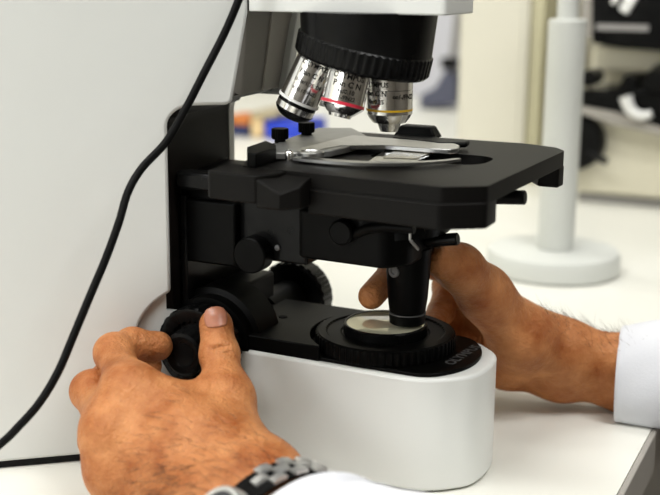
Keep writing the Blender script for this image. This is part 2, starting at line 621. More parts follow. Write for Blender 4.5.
def panel_mesh(poly, off, thick, far=False):
    bm = NB()
    nx, ny = 0.83 / math.hypot(.83, 1), -1 / math.hypot(.83, 1)
    a, b = [], []
    for x, z in poly:
        if far:
            y = 0.0210 + 0.80 * max(0, -0.1102 - x)
            a.append(bm.verts.new((x, y, z))); b.append(bm.verts.new((x, y - thick, z)))
        else:
            y = pany(x)
            a.append(bm.verts.new((x + nx * off, y + ny * off, z)))
            b.append(bm.verts.new((x + nx * (off - thick), y + ny * (off - thick), z)))
    bm.faces.new(a); bm.faces.new(b)
    n = len(poly)
    for i in range(n):
        j = (i + 1) % n
        bm.faces.new((a[i], a[j], b[j], b[i]))
    return bm


CX_, CZ_, CR_ = -0.0820, 0.0690, 0.0300
scoop = [(CX_ + CR_ * math.cos(math.radians(a)), CZ_ + CR_ * math.sin(math.radians(a))) for a in np.linspace(-80, -239.6, 40)]
front_up = [(-0.0968, 0.185)] + [(-0.0968 + 0.011 - 0.011 * math.cos(math.radians(a)), 0.185 + 0.011 * math.sin(math.radians(a))) for a in range(10, 91, 10)] + \
    [(-0.0735, 0.1960), (-0.0712, 0.1964), (-0.0700, 0.1985), (-0.0632, 0.2440), (-0.0632, 0.335)]
near_poly = [(-0.32, 0.0045), (-0.0767, 0.0045)] + scoop + front_up + [(-0.32, 0.335)]
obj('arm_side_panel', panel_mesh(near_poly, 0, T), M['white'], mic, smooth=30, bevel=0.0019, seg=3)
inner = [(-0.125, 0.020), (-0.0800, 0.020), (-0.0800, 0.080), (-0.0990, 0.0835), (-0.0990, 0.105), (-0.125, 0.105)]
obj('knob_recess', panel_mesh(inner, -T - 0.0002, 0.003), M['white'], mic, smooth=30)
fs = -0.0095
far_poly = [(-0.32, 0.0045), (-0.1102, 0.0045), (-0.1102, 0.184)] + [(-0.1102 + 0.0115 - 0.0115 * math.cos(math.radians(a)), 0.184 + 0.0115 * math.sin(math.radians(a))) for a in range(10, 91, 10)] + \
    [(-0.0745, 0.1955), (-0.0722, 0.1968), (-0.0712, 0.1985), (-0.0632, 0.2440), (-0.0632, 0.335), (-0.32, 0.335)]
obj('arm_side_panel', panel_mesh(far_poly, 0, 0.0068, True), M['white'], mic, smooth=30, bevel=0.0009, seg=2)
bm = NB()
core_prof = [(-0.30, 0.004), (-0.1010, 0.004), (-0.1010, 0.184)] + [(-0.1010 + 0.0125 - 0.0125 * math.cos(math.radians(a)), 0.184 + 0.0135 * math.sin(math.radians(a))) for a in range(10, 91, 10)] + [(-0.0760, 0.1978), (-0.0735, 0.2000), (-0.0665, 0.2455), (-0.0665, 0.335), (-0.30, 0.335)]
na, nb_ = [], []
for x, z in core_prof:
    na.append(bm.verts.new((x, pany(x) + 0.0105, z)))
    xf = x - (0.0100 if z < 0.19 and x > -0.29 else (0.005 if x > -0.29 else 0))
    nb_.append(bm.verts.new((xf, 0.0172 + 0.80 * max(0, -0.1102 - xf), z)))
bm.faces.new(na); bm.faces.new(nb_)
for i in range(len(core_prof)):
    j = (i + 1) % len(core_prof)
    bm.faces.new((na[i], na[j], nb_[j], nb_[i]))
core = obj('arm_core', bm, M['recess'], mic, smooth=30)
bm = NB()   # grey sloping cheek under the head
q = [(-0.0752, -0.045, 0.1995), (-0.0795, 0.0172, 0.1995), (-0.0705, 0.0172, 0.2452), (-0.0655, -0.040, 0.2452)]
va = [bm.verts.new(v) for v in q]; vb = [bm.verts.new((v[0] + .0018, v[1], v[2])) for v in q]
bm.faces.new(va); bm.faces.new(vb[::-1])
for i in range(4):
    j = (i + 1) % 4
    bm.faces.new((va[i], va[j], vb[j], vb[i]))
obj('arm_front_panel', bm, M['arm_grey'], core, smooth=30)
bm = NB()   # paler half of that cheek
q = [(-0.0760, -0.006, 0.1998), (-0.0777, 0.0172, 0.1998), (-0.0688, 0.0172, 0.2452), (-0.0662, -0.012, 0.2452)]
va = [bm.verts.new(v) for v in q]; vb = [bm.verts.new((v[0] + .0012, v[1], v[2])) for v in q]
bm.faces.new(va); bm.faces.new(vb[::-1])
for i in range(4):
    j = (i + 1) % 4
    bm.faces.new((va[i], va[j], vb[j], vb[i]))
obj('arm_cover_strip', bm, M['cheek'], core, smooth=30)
bm = NB(); bx(bm, -0.325, -0.318, -0.262, 0.192, 0.0045, 0.335); obj('arm_back', bm, M['white'], mic)
bm = NB()
prism(bm, [(-0.0632, pany(-0.0632)), (-0.0632, 0.021), (-0.1102, 0.021), (-0.325, 0.193), (-0.325, pany(-0.325))], 0.3345, 0.3385)
obj('arm_top', bm, M['white'], mic, bevel=0.001)
bm = NB()   # dark slab filling the gap under the body
prism(bm, [(-0.085, pany(-0.085) + .003), (-0.085, 0.018), (-0.1102, 0.018), (-0.320, 0.185), (-0.320, pany(-0.320) + .003)], 0.0005, 0.0046)
obj('arm_underside', bm, M['rubber'], mic)

# --- head
bm = NB()
hp = rounded([(-0.0630, -0.0422), (0.0465, -0.0422), (0.0455, 0.0035), (-0.0630, 0.0035)], [0.0, 0.0035, 0.0045, 0.0], 6)
prism(bm, hp, 0.2447, 0.335)
obj('head', bm, M['white'], mic, bevel=0.0008, seg=3)

# --- nosepiece (tilted revolving turret)
TILT = math.radians(13)
AX = Vector((-math.sin(TILT), 0, -math.cos(TILT)))      # points down and to the back
APEX = Vector((0.0074, -0.0175, 0.3035))
PS = 0.970
t0 = 0.0885
bm = NB()
c0 = APEX + AX * t0 + Vector((0.0035, 0, 0.0005))
bt = [(-0.0125, 0.0330), (-0.0123, 0.0348), (-0.0115, 0.0356), (-0.0110, 0.0362), (-0.0020, 0.0362), (-0.0012, 0.0356), (0.0, 0.0345), (0.0, 0.031), (0.0012, 0.029), (0.0012, 0.0)]
lathe(bm, bt, c0, AX, 216, ripple=(54, 0.0006, -0.0111, -0.0019))
nose = obj('nosepiece', bm, M['satin'], mic, smooth=30)
# fixed wedge between head and turret
bm = NB()
seg = 72
tx = Vector((math.cos(TILT), 0, -math.sin(TILT)))
rings = []
for w in np.linspace(0, 1, 7):
    ring_ = []
    for k in range(seg):
        a = 2 * math.pi * k / seg
        lo_p = c0 - AX * 0.0118 + (tx * math.cos(a) + Vector((0, 1, 0)) * math.sin(a)) * 0.0352
        hi_p = Vector((c0.x + 0.0040 + 0.0360 * math.cos(a), -0.0175 + 0.0360 * math.sin(a), 0.2450))
        ring_.append(bm.verts.new(lo_p.lerp(hi_p, float(w))))
    rings.append(ring_)
for a_, b_ in zip(rings, rings[1:]):
    for k in range(seg):
        j = (k + 1) % seg
        bm.faces.new((a_[k], a_[j], b_[j], b_[k]))
bm.faces.new(rings[0][::-1]); bm.faces.new(rings[-1])
obj('turret_mount', bm, M['satin'], nose, smooth=30)


def objective(direction, kind, face):
    d = Vector(direction).normalized()
    o0 = APEX
    fx = Vector(face)
    fx = (fx - d * fx.dot(d)).normalized()
    fy = d.cross(fx)
    axs = (fx, fy, d)
    R = {'ten': 0.0121, 'four': 0.0113, 'hundred': 0.0106, 'forty': 0.0110}[kind]
    # t is the distance above the tip of the working objective's level (0.120 from the apex)
    S = 0.086
    if kind == 'ten':
        prof = [(S, R), (0.0975, R), (0.0977, R - .0002), (0.0980, R), (0.1105, R), (0.1113, R - .0006), (0.1125, R - .0012), (0.1152, 0.0088), (0.1156, 0.0062), (0.1180, 0.0054), (0.1200, 0.0046), (0.1200, 0.0)]
        bt0, bt1, bmat = 0.1078, 0.1089, M['yellow']
    elif kind == 'four':
        prof = [(S, R), (0.0925, R), (0.0928, R - .0003), (0.0932, R), (0.1090, R), (0.1098, R - .0006), (0.1130, R - .0042), (0.1134, R - .0050), (0.1150, R - .0056), (0.1150, 0.0)]
        bt0, bt1, bmat = 0.1072, 0.1088, M['red']
    elif kind == 'hundred':
        prof = [(S, R), (0.0925, R), (0.0928, R - .0003), (0.0932, R), (0.1142, R), (0.1142, R + .0005), (0.1158, R + .0005), (0.1160, R - .0004), (0.1178, R - .0004), (0.1178, R), (0.1212, R - .0002), (0.1216, R - .0012), (0.1231, R - .0018), (0.1248, R - .0032), (0.1256, R - .0050), (0.1256, 0.0)]
        bt0, bt1, bmat = 0.1143, 0.1157, M['bandwhite']
    else:
        prof = [(S, R), (0.110, R), (0.1125, R - .002), (0.1160, 0.007), (0.120, 0.005), (0.120, 0.0)]
        bt0, bt1, bmat = 0.106, 0.1072, M['bandblue']
    bm = NB()
    lathe(bm, prof, o0, d, 72, ax=axs)
    ob = obj('objective', bm, M['chrome'], mic, smooth=25)
    bm = NB()
    rb = R + 0.00015 if kind != 'hundred' else R + 0.00075
    lathe(bm, [(bt0, R - .001), (bt0, rb), (bt1, rb), (bt1, R - .001)], o0, d, 72, ax=axs)
    obj('colour_band', bm, bmat, ob, smooth=25)['label'] = {'ten': 'yellow colour band', 'four': 'red colour band', 'hundred': 'white colour band', 'forty': 'blue colour band'}[kind]
    if kind == 'hundred':
        bm = NB()
        lathe(bm, [(0.1211, R - .003), (0.1211, R + .0001), (0.1224, R - .0006), (0.1240, R - .0020), (0.1252, R - .0036), (0.1258, R - .005), (0.1258, 0.0)], o0, d, 60, ax=axs)
        obj('black_tip', bm, M['satin'], ob, smooth=25)
        bm = NB()
        lathe(bm, [(0.1160, R - .0012), (0.1160, R - .0001), (0.1179, R - .0001), (0.1179, R - .0012)], o0, d, 60, ax=axs)
        obj('black_ring', bm, M['satin'], ob, smooth=25)
    lines = {'ten': [('OLYMPUS', 0.0036, 0.0950, 0.70), ('Plan C N', 0.0038, 0.0995, 0.70), ('10x/0.25', 0.0032, 0.1038, 0.70), ('\u221e/-/FN22', 0.0036, 0.1012, -0.72)],
             'four': [('OLYMPUS', 0.0040, 0.0945, -0.05), ('Plan C N', 0.0042, 0.0985, -0.05), ('4x/0.10', 0.0032, 0.1022, -0.05), ('\u221e/-/FN22', 0.0029, 0.1053, -0.05)],
             'hundred': [('OLYMPUS', 0.0036, 0.0940, -0.15), ('Plan C N', 0.0038, 0.0990, -0.15), ('100x/1.25 Oil', 0.0030, 0.1040, -0.15), ('\u221e/0.17/FN22', 0.0027, 0.1085, -0.15)]}.get(kind, [])
    if lines:
        bm = NB()
        rt = R + 0.00008
        for body, size, tc_, a0 in lines:
            # read from outside with the objective pointing down: text x runs round the barrel
            add_text(bm, body, size, lambda x, y, tc_=tc_, a0=a0: o0 + d * (tc_ - y) + (fx * math.cos(a0 - x / rt) + fy * math.sin(a0 - x / rt)) * rt)
        obj('lettering', bm, M['ink'], ob, smooth=0)
    return ob


tocam = CAM_LOC - Vector((0, 0, 0.19))
def port(k, n=5):
    """direction of the k-th of n ports, turned about the turret axis from the working one"""
    q = Quaternion(AX, 2 * math.pi * k / n)
    v = Vector((0, 0, -1))
    v.rotate(q)
    return v


objective(port(0), 'ten', tocam)
pk = sorted((1, 2, 3, 4), key=lambda k: port(k).y)
near_ = [k for k in pk if port(k).y < -0.02]
far_ = [k for k in pk if port(k).y > 0.02]
near_.sort(key=lambda k: -port(k).x)
far_.sort(key=lambda k: -port(k).x)
objective(port(near_[0]), 'four', tocam)
objective(port(near_[1]), 'hundred', tocam)
objective(port(far_[1]), 'forty', tocam)

# --- stage
ZS = 0.171
stage_out = [(-0.0425, -0.0856), (0.0655, -0.0930), (0.0832, -0.0810), (0.0872, 0.0400), (0.0800, 0.0500), (0.0605, 0.0572), (-0.055, 0.0550), (-0.0665, 0.0350), (-0.0665, -0.0300)]
hole = rounded([(0.000, -0.034), (0.062, -0.030), (0.062, 0.003), (0.000, -0.001)], 0.0145, 10)
bm = NB()
so = rounded(stage_out, 0.002, 3)
lay = []
for z in (0.1625, ZS):
    vo = [bm.verts.new((x, y, z)) for x, y in so]
    vi = [bm.verts.new((x, y, z)) for x, y in hole]
    es = [bm.edges.new((v[k], v[(k + 1) % len(v)])) for v in (vo, vi) for k in range(len(v))]
    bmesh.ops.triangle_fill(bm, use_beauty=True, use_dissolve=False, edges=es)
    lay.append((vo, vi))
for q in (0, 1):
    a_, b_ = lay[0][q], lay[1][q]
    for k in range(len(a_)):
        m_ = (k + 1) % len(a_)
        bm.faces.new((a_[k], a_[m_], b_[m_], b_[k]))
stage = obj('stage', bm, M['stage'], mic, bevel=0.0008, seg=2)
bm = NB()
prism(bm, rounded([(-0.004, -0.0895), (0.0650, -0.0943), (0.0836, -0.0818), (0.0832, -0.066), (-0.004, -0.062)], [.001, .002, .002, .001, .001], 3), 0.1512, 0.1634)
obj('stage_skirt', bm, M['stage'], stage, bevel=0.0009, seg=3)
bm = NB()
prism(bm, rounded([(-0.05, 0.040), (0.068, 0.042), (0.0760, 0.030), (0.0871, 0.030), (0.0875, 0.0403), (0.0803, 0.0507), (0.061, 0.058), (-0.05, 0.0555)], [.001, .001, .001, .001, .002, .002, .002, .001], 3), 0.1520, 0.1630)
obj('stage_skirt', bm, M['stage'], stage, bevel=0.001)
bm = NB()   # curved wing at the rear near corner
wing = [(-0.052, -0.078), (-0.0515, -0.1010), (-0.0490, -0.1035), (-0.0430, -0.1045), (-0.0350, -0.1052), (-0.0280, -0.1054), (-0.0222, -0.1052), (-0.0165, -0.0930), (-0.0150, -0.0800)]
prism(bm, rounded([(a_ - 0.0015, b_) for a_, b_ in wing], 0.0012, 3), 0.1570, 0.1706)
obj('stage_wing', bm, M['stage'], stage, bevel=0.0014, seg=3)
bm = NB()   # sloping lug that forms the V notch beside the wing
q = [(-0.0240, -0.1048, 0.1692), (-0.0110, -0.1050, 0.1628), (-0.0030, -0.0985, 0.1662), (-0.0030, -0.0850, 0.1700), (-0.0185, -0.0850, 0.1700)]
va = [bm.verts.new(v) for v in q]; vb = [bm.verts.new((v[0], v[1], 0.1550)) for v in q]
bm.faces.new((va[0], va[1], va[4])); bm.faces.new((va[1], va[3], va[4])); bm.faces.new((va[1], va[2], va[3])); bm.faces.new(vb)
for i in range(5):
    j = (i + 1) % 5
    bm.faces.new((va[i], va[j], vb[j], vb[i]))
obj('stage_lug', bm, M['stage'], stage, bevel=0.0008, seg=2)
p0, p1 = on(487, 197, 1, -0.03), on(525.5, 197.5, 1, -0.03)
bm = NB(); cyl(bm, p0 - (p1 - p0) * .5, p1, 0.0036, ch=0.0005); obj('stage_lock_pin', bm, M['black'], stage)

# --- specimen holder on the stage
bm = NB()
plate = [on(*p, 2, ZS + 0.004) for p in ((272, 153.5), (268, 147), (292, 137), (318, 128), (352, 128), (360, 132), (372, 139), (352, 146), (330, 151), (300, 152.5))]
prism(bm, [(p.x, p.y) for p in plate], ZS + 0.0006, ZS + 0.0042)
holder = obj('specimen_holder', bm, M['holder'], mic, bevel=0.0006)
bm = NB()
pts = [on(*p, 2, ZS + 0.006) for p in ((247, 149), (266, 142.5), (276, 147), (276, 150), (256, 156), (247, 155))]
prism(bm, [(p.x, p.y) for p in pts], ZS + 0.0002, ZS + 0.0072)
obj('guide_block', bm, M['black'], holder, bevel=0.0006)
for px, py in ((280, 138), (306.5, 131.5)):
    p = on(px, py, 2, ZS + 0.006)
    bm = NB()
    lathe(bm, [(0, 0.0030), (0.0018, 0.0030), (0.0020, 0.0043), (0.0025, 0.0047), (0.0072, 0.0047), (0.0077, 0.0043), (0.0077, 0)], (p.x, p.y, ZS + 0.0036), (0, 0, 1), 96, ripple=(24, 0.0004, 0.0024, 0.0073))
    obj('thumb_screw', bm, M['black'], holder, smooth=30)
# chrome cap nut and disc
p = on(289, 160.5, 2, ZS)
bm = NB(); lathe(bm, [(0, 0.0026), (0.0032, 0.0026), (0.0046, 0.0020), (0.0054, 0.0010), (0.0056, 0)], (p.x, p.y, ZS), (0, 0, 1), 24); obj('cap_nut', bm, M['chrome'], holder)
p = on(310.5, 152, 2, ZS + 0.0055)
bm = NB(); lathe(bm, [(0.0040, 0.0070), (0.0055, 0.0070), (0.0060, 0.0064), (0.0060, 0.0052), (0.0054, 0.0048), (0.0054, 0)], (p.x, p.y, ZS), (0, 0, 1), 48); obj('pivot_disc', bm, M['steel'], holder)
# long finger clip along the near side
bm = NB()
ctrl = [on(*q, 2, ZS + 0.002) for q in ((296, 158), (330, 161.5), (370, 163.6), (410, 163.4), (440, 161.8), (460, 159.6))]
cl = spline(ctrl, 8)
wl = []
for i, q in enumerate(cl):
    dv = (cl[min(i + 1, len(cl) - 1)] - cl[max(i - 1, 0)]).normalized()
    nrm = Vector((-dv.y, dv.x, 0))
    w = 0.0052 - 0.0036 * i / (len(cl) - 1)
    wl.append((q + nrm * w, q - nrm * w * 0.6))
a_ = [bm.verts.new((p.x, p.y, ZS + 0.0012)) for p, q in wl]
b_ = [bm.verts.new((q.x, q.y, ZS + 0.0012)) for p, q in wl]
c_ = [bm.verts.new((p.x, p.y, ZS + 0.0026)) for p, q in wl]
d_ = [bm.verts.new((q.x, q.y, ZS + 0.0026)) for p, q in wl]
for i in range(len(wl) - 1):
    bm.faces.new((a_[i], a_[i + 1], b_[i + 1], b_[i])); bm.faces.new((c_[i], d_[i], d_[i + 1], c_[i + 1]))
    bm.faces.new((a_[i], c_[i], c_[i + 1], a_[i + 1])); bm.faces.new((b_[i], b_[i + 1], d_[i + 1], d_[i]))
bm.faces.new((a_[0], b_[0], d_[0], c_[0])); bm.faces.new((a_[-1], c_[-1], d_[-1], b_[-1]))
obj('finger_clip', bm, M['steel'], holder, smooth=30)
# far steel bar that the slide rests against
bm = NB()
pts = [on(*q, 2, ZS + 0.004) for q in ((352, 136), (395, 139.5), (455, 144.5), (460, 146.5), (458, 149.5), (450, 150.5), (430, 149.5), (385, 146), (340, 146.5), (318, 151), (300, 153), (300, 149))]
prism(bm, rounded([(p.x, p.y) for p in pts], 0.0015, 4), ZS + 0.0021, ZS + 0.0046)
obj('slide_bar', bm, M['steel'], holder, bevel=0.0004)
# black carriage behind the objective
bm = NB()
pts = [on(*q, 2, ZS + 0.005) for q in ((392, 137), (400, 131), (432, 133), (440, 137.5), (470, 140), (467, 142.5), (440, 142.5))]
prism(bm, [(p.x, p.y) for p in pts], ZS + 0.0021, ZS + 0.0050)
qq = on(418, 130.5, 2, ZS + 0.007)
prism(bm, [(qq.x + a_, qq.y + b_) for a_, b_ in ((-0.013, -0.006), (0.013, -0.006), (0.013, 0.006), (-0.013, 0.006))], ZS + 0.0035, ZS + 0.0100, inset_top=0.004)
obj('carriage', bm, M['black'], holder, bevel=0.0012)

# the glass slide (a thing of its own, resting on the stage)
sl_pts = [on(*q, 2, ZS + 0.0016) for q in ((366, 162.5), (398, 141.5), (452, 146), (412, 163))]
slide = thing('microscope_slide', 'glass microscope slide with white label end lying on the black stage', 'slide', (0.01, 0.0, ZS + 0.0003))
bm = NB(); prism(bm, [(p.x, p.y) for p in sl_pts], ZS + 0.0004, ZS + 0.0015); obj('glass', bm, M['slide'], slide, smooth=0)


def slide_uv(u, v):
    a = sl_pts[0].lerp(sl_pts[3], u)
    b = sl_pts[1].lerp(sl_pts[2], u)
    return a.lerp(b, v)


bm = NB(); prism(bm, [(slide_uv(*q).x, slide_uv(*q).y) for q in ((0.08, 0.66), (0.08, 0.98), (0.96, 0.98), (0.94, 0.66))], ZS + 0.0015, ZS + 0.0017)
obj('label_end', bm, M['paper'], slide, smooth=0)['label'] = 'white paper label'
bm = NB(); prism(bm, [(slide_uv(*q).x, slide_uv(*q).y) for q in ((0.2, 0.22), (0.2, 0.64), (0.92, 0.64), (0.90, 0.22))], ZS + 0.0015, ZS + 0.0018)
obj('cover_slip', bm, M['specimen'], slide, smooth=0)

# --- stage bracket, focus block
bm = NB(); bx(bm, -0.112, -0.066, -0.0540, 0.014, 0.1085, 0.1440); br = obj('stage_bracket', bm, M['black'], mic, bevel=0.0015, seg=3)
bm = NB(); bx(bm, -0.068, -0.0255, -0.0480, 0.010, 0.1130, 0.1600); obj('bracket_block', bm, M['satin'], br, bevel=0.0015)
bm = NB(); bx(bm, -0.110, -0.080, -0.050, 0.010, 0.143, 0.1560); obj('slider_top', bm, M['black'], br, bevel=0.001)
bm = NB(); bx(bm, -0.100, -0.070, -0.060, -0.048, 0.1500, 0.1600); obj('stage_rail', bm, M['satin'], br, bevel=0.002)
p = on(249, 256, 1, -0.0575)
bm = NB(); lathe(bm, [(0, 0.0098), (0.0095, 0.0098), (0.0102, 0.0090), (0.0102, 0)], (p.x, -0.0475, p.z), (0, -1, 0), 48); obj('height_stop_knob', bm, M['black'], br)
bm = NB(); p = on(277, 248, 1, -0.049); lathe(bm, [(0, 0.0016), (0.0012, 0.0016), (0.0016, 0.001), (0.0016, 0)], (p.x, -0.0478, p.z), (0, -1, 0), 16); obj('set_screw', bm, M['dull'], br)
bm = NB(); p = on(186, 296, 1, -0.06); bx(bm, -0.1000, -0.0960, -0.056, 0.014, 0.072, 0.146); obj('slider_rail', bm, M['satin'], br, bevel=0.001)

# --- focus knobs
KX, KZ = -0.083, 0.0645
bm = NB(); bx(bm, -0.112, -0.078, -0.046, 0.012, 0.060, 0.090); obj('focus_housing', bm, M['black'], mic, bevel=0.002)
for s, off in ((-1, 0.0), (1, -0.0165)):
    o_ = (KX, off, KZ)
    bm = NB(); lathe(bm, [(0.020, 0.0120), (0.026, 0.0120), (0.026, 0.0285 if s < 0 else 0.012), (0.0270, 0.0295 if s < 0 else 0.012), (0.0490, 0.0295 if s < 0 else 0.012), (0.0500, 0.0262 if s < 0 else 0.012), (0.0560, 0.0255 if s < 0 else 0.012), (0.057, 0)], o_, (0, s, 0), 64)
    obj('tension_ring', bm, M['black'], mic, smooth=30)
    bm = NB()
    lathe(bm, [(0.0575, 0.0205), (0.0580, 0.0222), (0.0590, 0.0236), (0.0705, 0.0236), (0.0718, 0.0227), (0.0722, 0.0206), (0.0710, 0.0160), (0.0690, 0.0150), (0.0690, 0)], o_, (0, s, 0), 200, ripple=(25, 0.0008, 0.0585, 0.0710))
    ck = obj('coarse_focus_knob', bm, M['satin'], mic, smooth=30)
    bm = NB()
    lathe(bm, [(0.0685, 0.0135), (0.0775, 0.0132), (0.0815, 0.0120), (0.0825, 0.0104), (0.0822, 0.0080), (0.0812, 0.0064), (0.0812, 0)], o_, (0, s, 0), 96, ripple=(16, 0.0008, 0.0690, 0.0810))
    obj('fine_focus_knob', bm, M['satin'], ck, smooth=30)

# --- condenser
bm = NB()
prism(bm, rounded([(-0.030, -0.0500), (0.020, -0.0520), (0.030, -0.040), (0.030, -0.004), (0.018, 0.012), (-0.040, 0.012)], 0.004, 4), 0.1175, 0.1440)
cond = obj('condenser', bm, M['black'], mic, bevel=0.0015)
bm = NB(); lathe(bm, [(0.132, 0.034), (0.143, 0.034), (0.1435, 0.031), (0.154, 0.031), (0.155, 0.028), (0.161, 0.016), (0.161, 0)], (RX, RY, 0), (0, 0, 1), 72); obj('lens_mount', bm, M['satin'], cond, smooth=30)
p = on(340, 233, 1, -0.0575)
bm = NB(); lathe(bm, [(0, 0.0066), (0.0070, 0.0066), (0.0082, 0.0056), (0.0082, 0)], (p.x, -0.0495, p.z), (0, -1, 0), 40); obj('clamp_knob', bm, M['black'], cond)
bm = NB(); tube(bm, [(p.x + 0.006, -0.053, p.z - .001), (p.x + 0.014, -0.055, p.z + 0.003), (p.x + 0.024, -0.056, p.z + 0.0055), (p.x + 0.040, -0.056, p.z + 0.006)], 0.0026); obj('centring_lever', bm, M['black'], cond)
bm = NB()
BX_, BY_ = 0.0198, -0.0165
lathe(bm, [(0.0793, 0.0), (0.0793, 0.0090), (0.0798, 0.0097), (0.0852, 0.0100), (0.0856, 0.0092), (0.0864, 0.0099), (0.094, 0.0109), (0.108, 0.0118), (0.117, 0.0122), (0.122, 0.0126)], (BX_, BY_, 0), (0, 0, 1), 64)  # lowest tip added to stand in for the barrel's dark reflection
barrel = obj('condenser_barrel', bm, M['black'], cond, smooth=30)
bm = NB(); lathe(bm, [(0.0851, 0.0099), (0.0851, 0.01025), (0.0857, 0.01025), (0.0857, 0.0095)], (BX_, BY_, 0), (0, 0, 1), 64); obj('barrel_ring', bm, M['dull'], barrel, smooth=30)
p = on(395, 271, 1, BY_ - 0.0105)
bm = NB(); lathe(bm, [(0, 0.0034), (0.0014, 0.0034), (0.0017, 0.0030), (0.0017, 0.0018), (0.0010, 0.0014), (0.0010, 0)], p, (p - Vector((BX_, BY_, p.z))), 28); obj('barrel_screw', bm, M['dull'], barrel, smooth=30)
bm = NB(); cyl(bm, (0.030, -0.0175, 0.1262), (0.0478, -0.0175, 0.1294), 0.0034, ch=0.0005); obj('aperture_lever', bm, M['satin'], cond)
bm = NB(); cyl(bm, on(410, 227, 1, -0.0535), on(410, 240, 1, -0.0535), 0.0006, seg=10); obj('pin_and_glint', bm, M['steel'], cond)  # thin bright rod standing in for a vertical highlight
bm = NB(); cyl(bm, on(411, 241, 1, -0.045), on(418, 249, 1, -0.035), 0.0008, seg=10); obj('pin_and_glint', bm, M['greyplastic'], cond)

#HANDS
# ------------------------------------------------------------------ PERSON: both forearms and hands
def hand_field(pts, h, build):
    lo = np.min(pts, 0) - 0.035
    hi = np.max(pts, 0) + 0.035
    F = Field(lo, hi, h)
    return F, build(F)


def smin_arr(a, b, k):
    hh = np.maximum(k - np.abs(a - b), 0) / k
    return np.minimum(a, b) - hh * hh * k * 0.25


# ---- left hand (near side), gripping the coarse focus knob
LH = dict(
    wR=at(258, 484, .524), wU=at(212, 513, .512),
    fR=at(345, 543, .466), fU=at(305, 572, .452),
    eR=at(640, 660, .335), eU=at(640, 700, .335),
    m1=at(130, 393, .556), m2=at(113, 433, .545), m3=at(117, 470, .545), m4=at(134, 503, .548),
    i1=at(114, 353, .586), i2=at(132, 345, .597), i3=at(158, 346, .603),
    d1=at(91, 391, .580), d2=at(110, 378, .596), d3=at(147, 366, .606),
    r1=at(98, 440, .580), r2=at(118, 425, .598), r3=at(148, 405, .604),
    l1=at(115, 480, .566), l2=at(135, 455, .578), l3=at(155, 438, .585),
    tc=at(225, 446, .545), tm=at(226.5, 399, .562), ti=at(219.5, 355, .578), tt=at(216, 325, .584),
)


def left_hand(F):
    P = {k: np.array(v) for k, v in LH.items()}
    palm = F.empty()
    k = 0.012
    F.cone(palm, P['fR'], P['wR'], .0165, .0195, k)
    F.cone(palm, P['fU'], P['wU'], .0165, .0190, k)
    F.cone(palm, P['eR'], P['fR'], .014, .0165, k)
    F.cone(palm, P['eU'], P['fU'], .014, .0165, k)
    mid = (P['wR'] + P['wU']) / 2
    F.cone(palm, P['wR'], P['m1'], .0190, .0125, k)
    F.cone(palm, mid, P['m2'], .0190, .0122, k)
    F.cone(palm, mid * .6 + P['wU'] * .4, P['m3'], .0185, .0118, k)
    F.cone(palm, P['wU'], P['m4'], .0180, .0110, k)
    F.cone(palm, P['m1'], P['m2'], .0118, .0115, k)
    F.cone(palm, P['m2'], P['m3'], .0115, .0112, k)
    F.cone(palm, P['m3'], P['m4'], .0112, .0105, k)
    # thumb web and thenar
    F.cone(palm, P['wR'], P['tc'], .0180, .0165, .012)
    F.cone(palm, P['tc'], P['tm'], .0160, .0114, .010)
    web = P['tm'] * .55 + P['m1'] * .45
    F.cone(palm, P['m1'] * .8 + P['tc'] * .2, P['tm'] * .92 + P['tc'] * .08, .0100, .0100, .014)
    F.cone(palm, P['m1'] * .5 + P['wR'] * .5, P['tc'], .0150, .0150, .014)
    # extensor tendons and knuckles
    for m, s in (('m1', .0024), ('m2', .0024), ('m3', .002)):
        n = np.array(CAM_LOC) - P[m]
        n = n / np.linalg.norm(n)
        up = np.array([0, 0, 1.0])
        q = P[m] + n * .0062 + up * .002
        F.cone(palm, q, P[m] + n * .005, .0075, .0075, .008)
    out = None
    for ch in (('m1', 'i1', 'i2', 'i3', .0108, .0094, .0085, .0080),
               ('m2', 'd1', 'd2', 'd3', .0108, .0096, .0086, .0080),
               ('m3', 'r1', 'r2', 'r3', .0104, .0090, .0082, .0076),
               ('m4', 'l1', 'l2', 'l3', .0092, .0080, .0072, .0066),
               ('tm', 'ti', 'tt', None, .0107, .0092, .0088, 0)):
        G = F.empty()
        rs = ch[4:]
        F.cone(G, P[ch[0]], P[ch[1]], rs[0], rs[1], 0)
        F.cone(G, P[ch[1]], P[ch[2]], rs[1] * .97, rs[2], .004)
        F.cone(G, P[ch[1]], P[ch[1]] + 1e-4, rs[1] * 1.05, rs[1] * 1.05, .004)
        if ch[3]:
            F.cone(G, P[ch[2]], P[ch[3]], rs[2] * .97, rs[3], .004)
            F.cone(G, P[ch[2]], P[ch[2]] + 1e-4, rs[2] * 1.04, rs[2] * 1.04, .003)
        U = smin_arr(palm, G, .010)
        out = U if out is None else np.minimum(out, U)
    for a, b_, tt_, rr in (('i1', 'i2', .98, .0088), ('i2', 'i3', .08, .0086), ('tm', 'ti', .93, .0094), ('ti', 'tt', .06, .0093), ('ti', 'tt', -.12, .0095)):
        ax = (P[b_] - P[a]) / np.linalg.norm(P[b_] - P[a])
        c = P[a] + (P[b_] - P[a]) * tt_
        n = np.array(CAM_LOC) - c
        n = n - ax * (n @ ax)
        n /= np.linalg.norm(n)
        bb = np.cross(ax, n)
        c = c + n * (rr + .0002)
        F.carve(out, c - bb * .0045, c + bb * .0045, .0004, .0016)
    return out


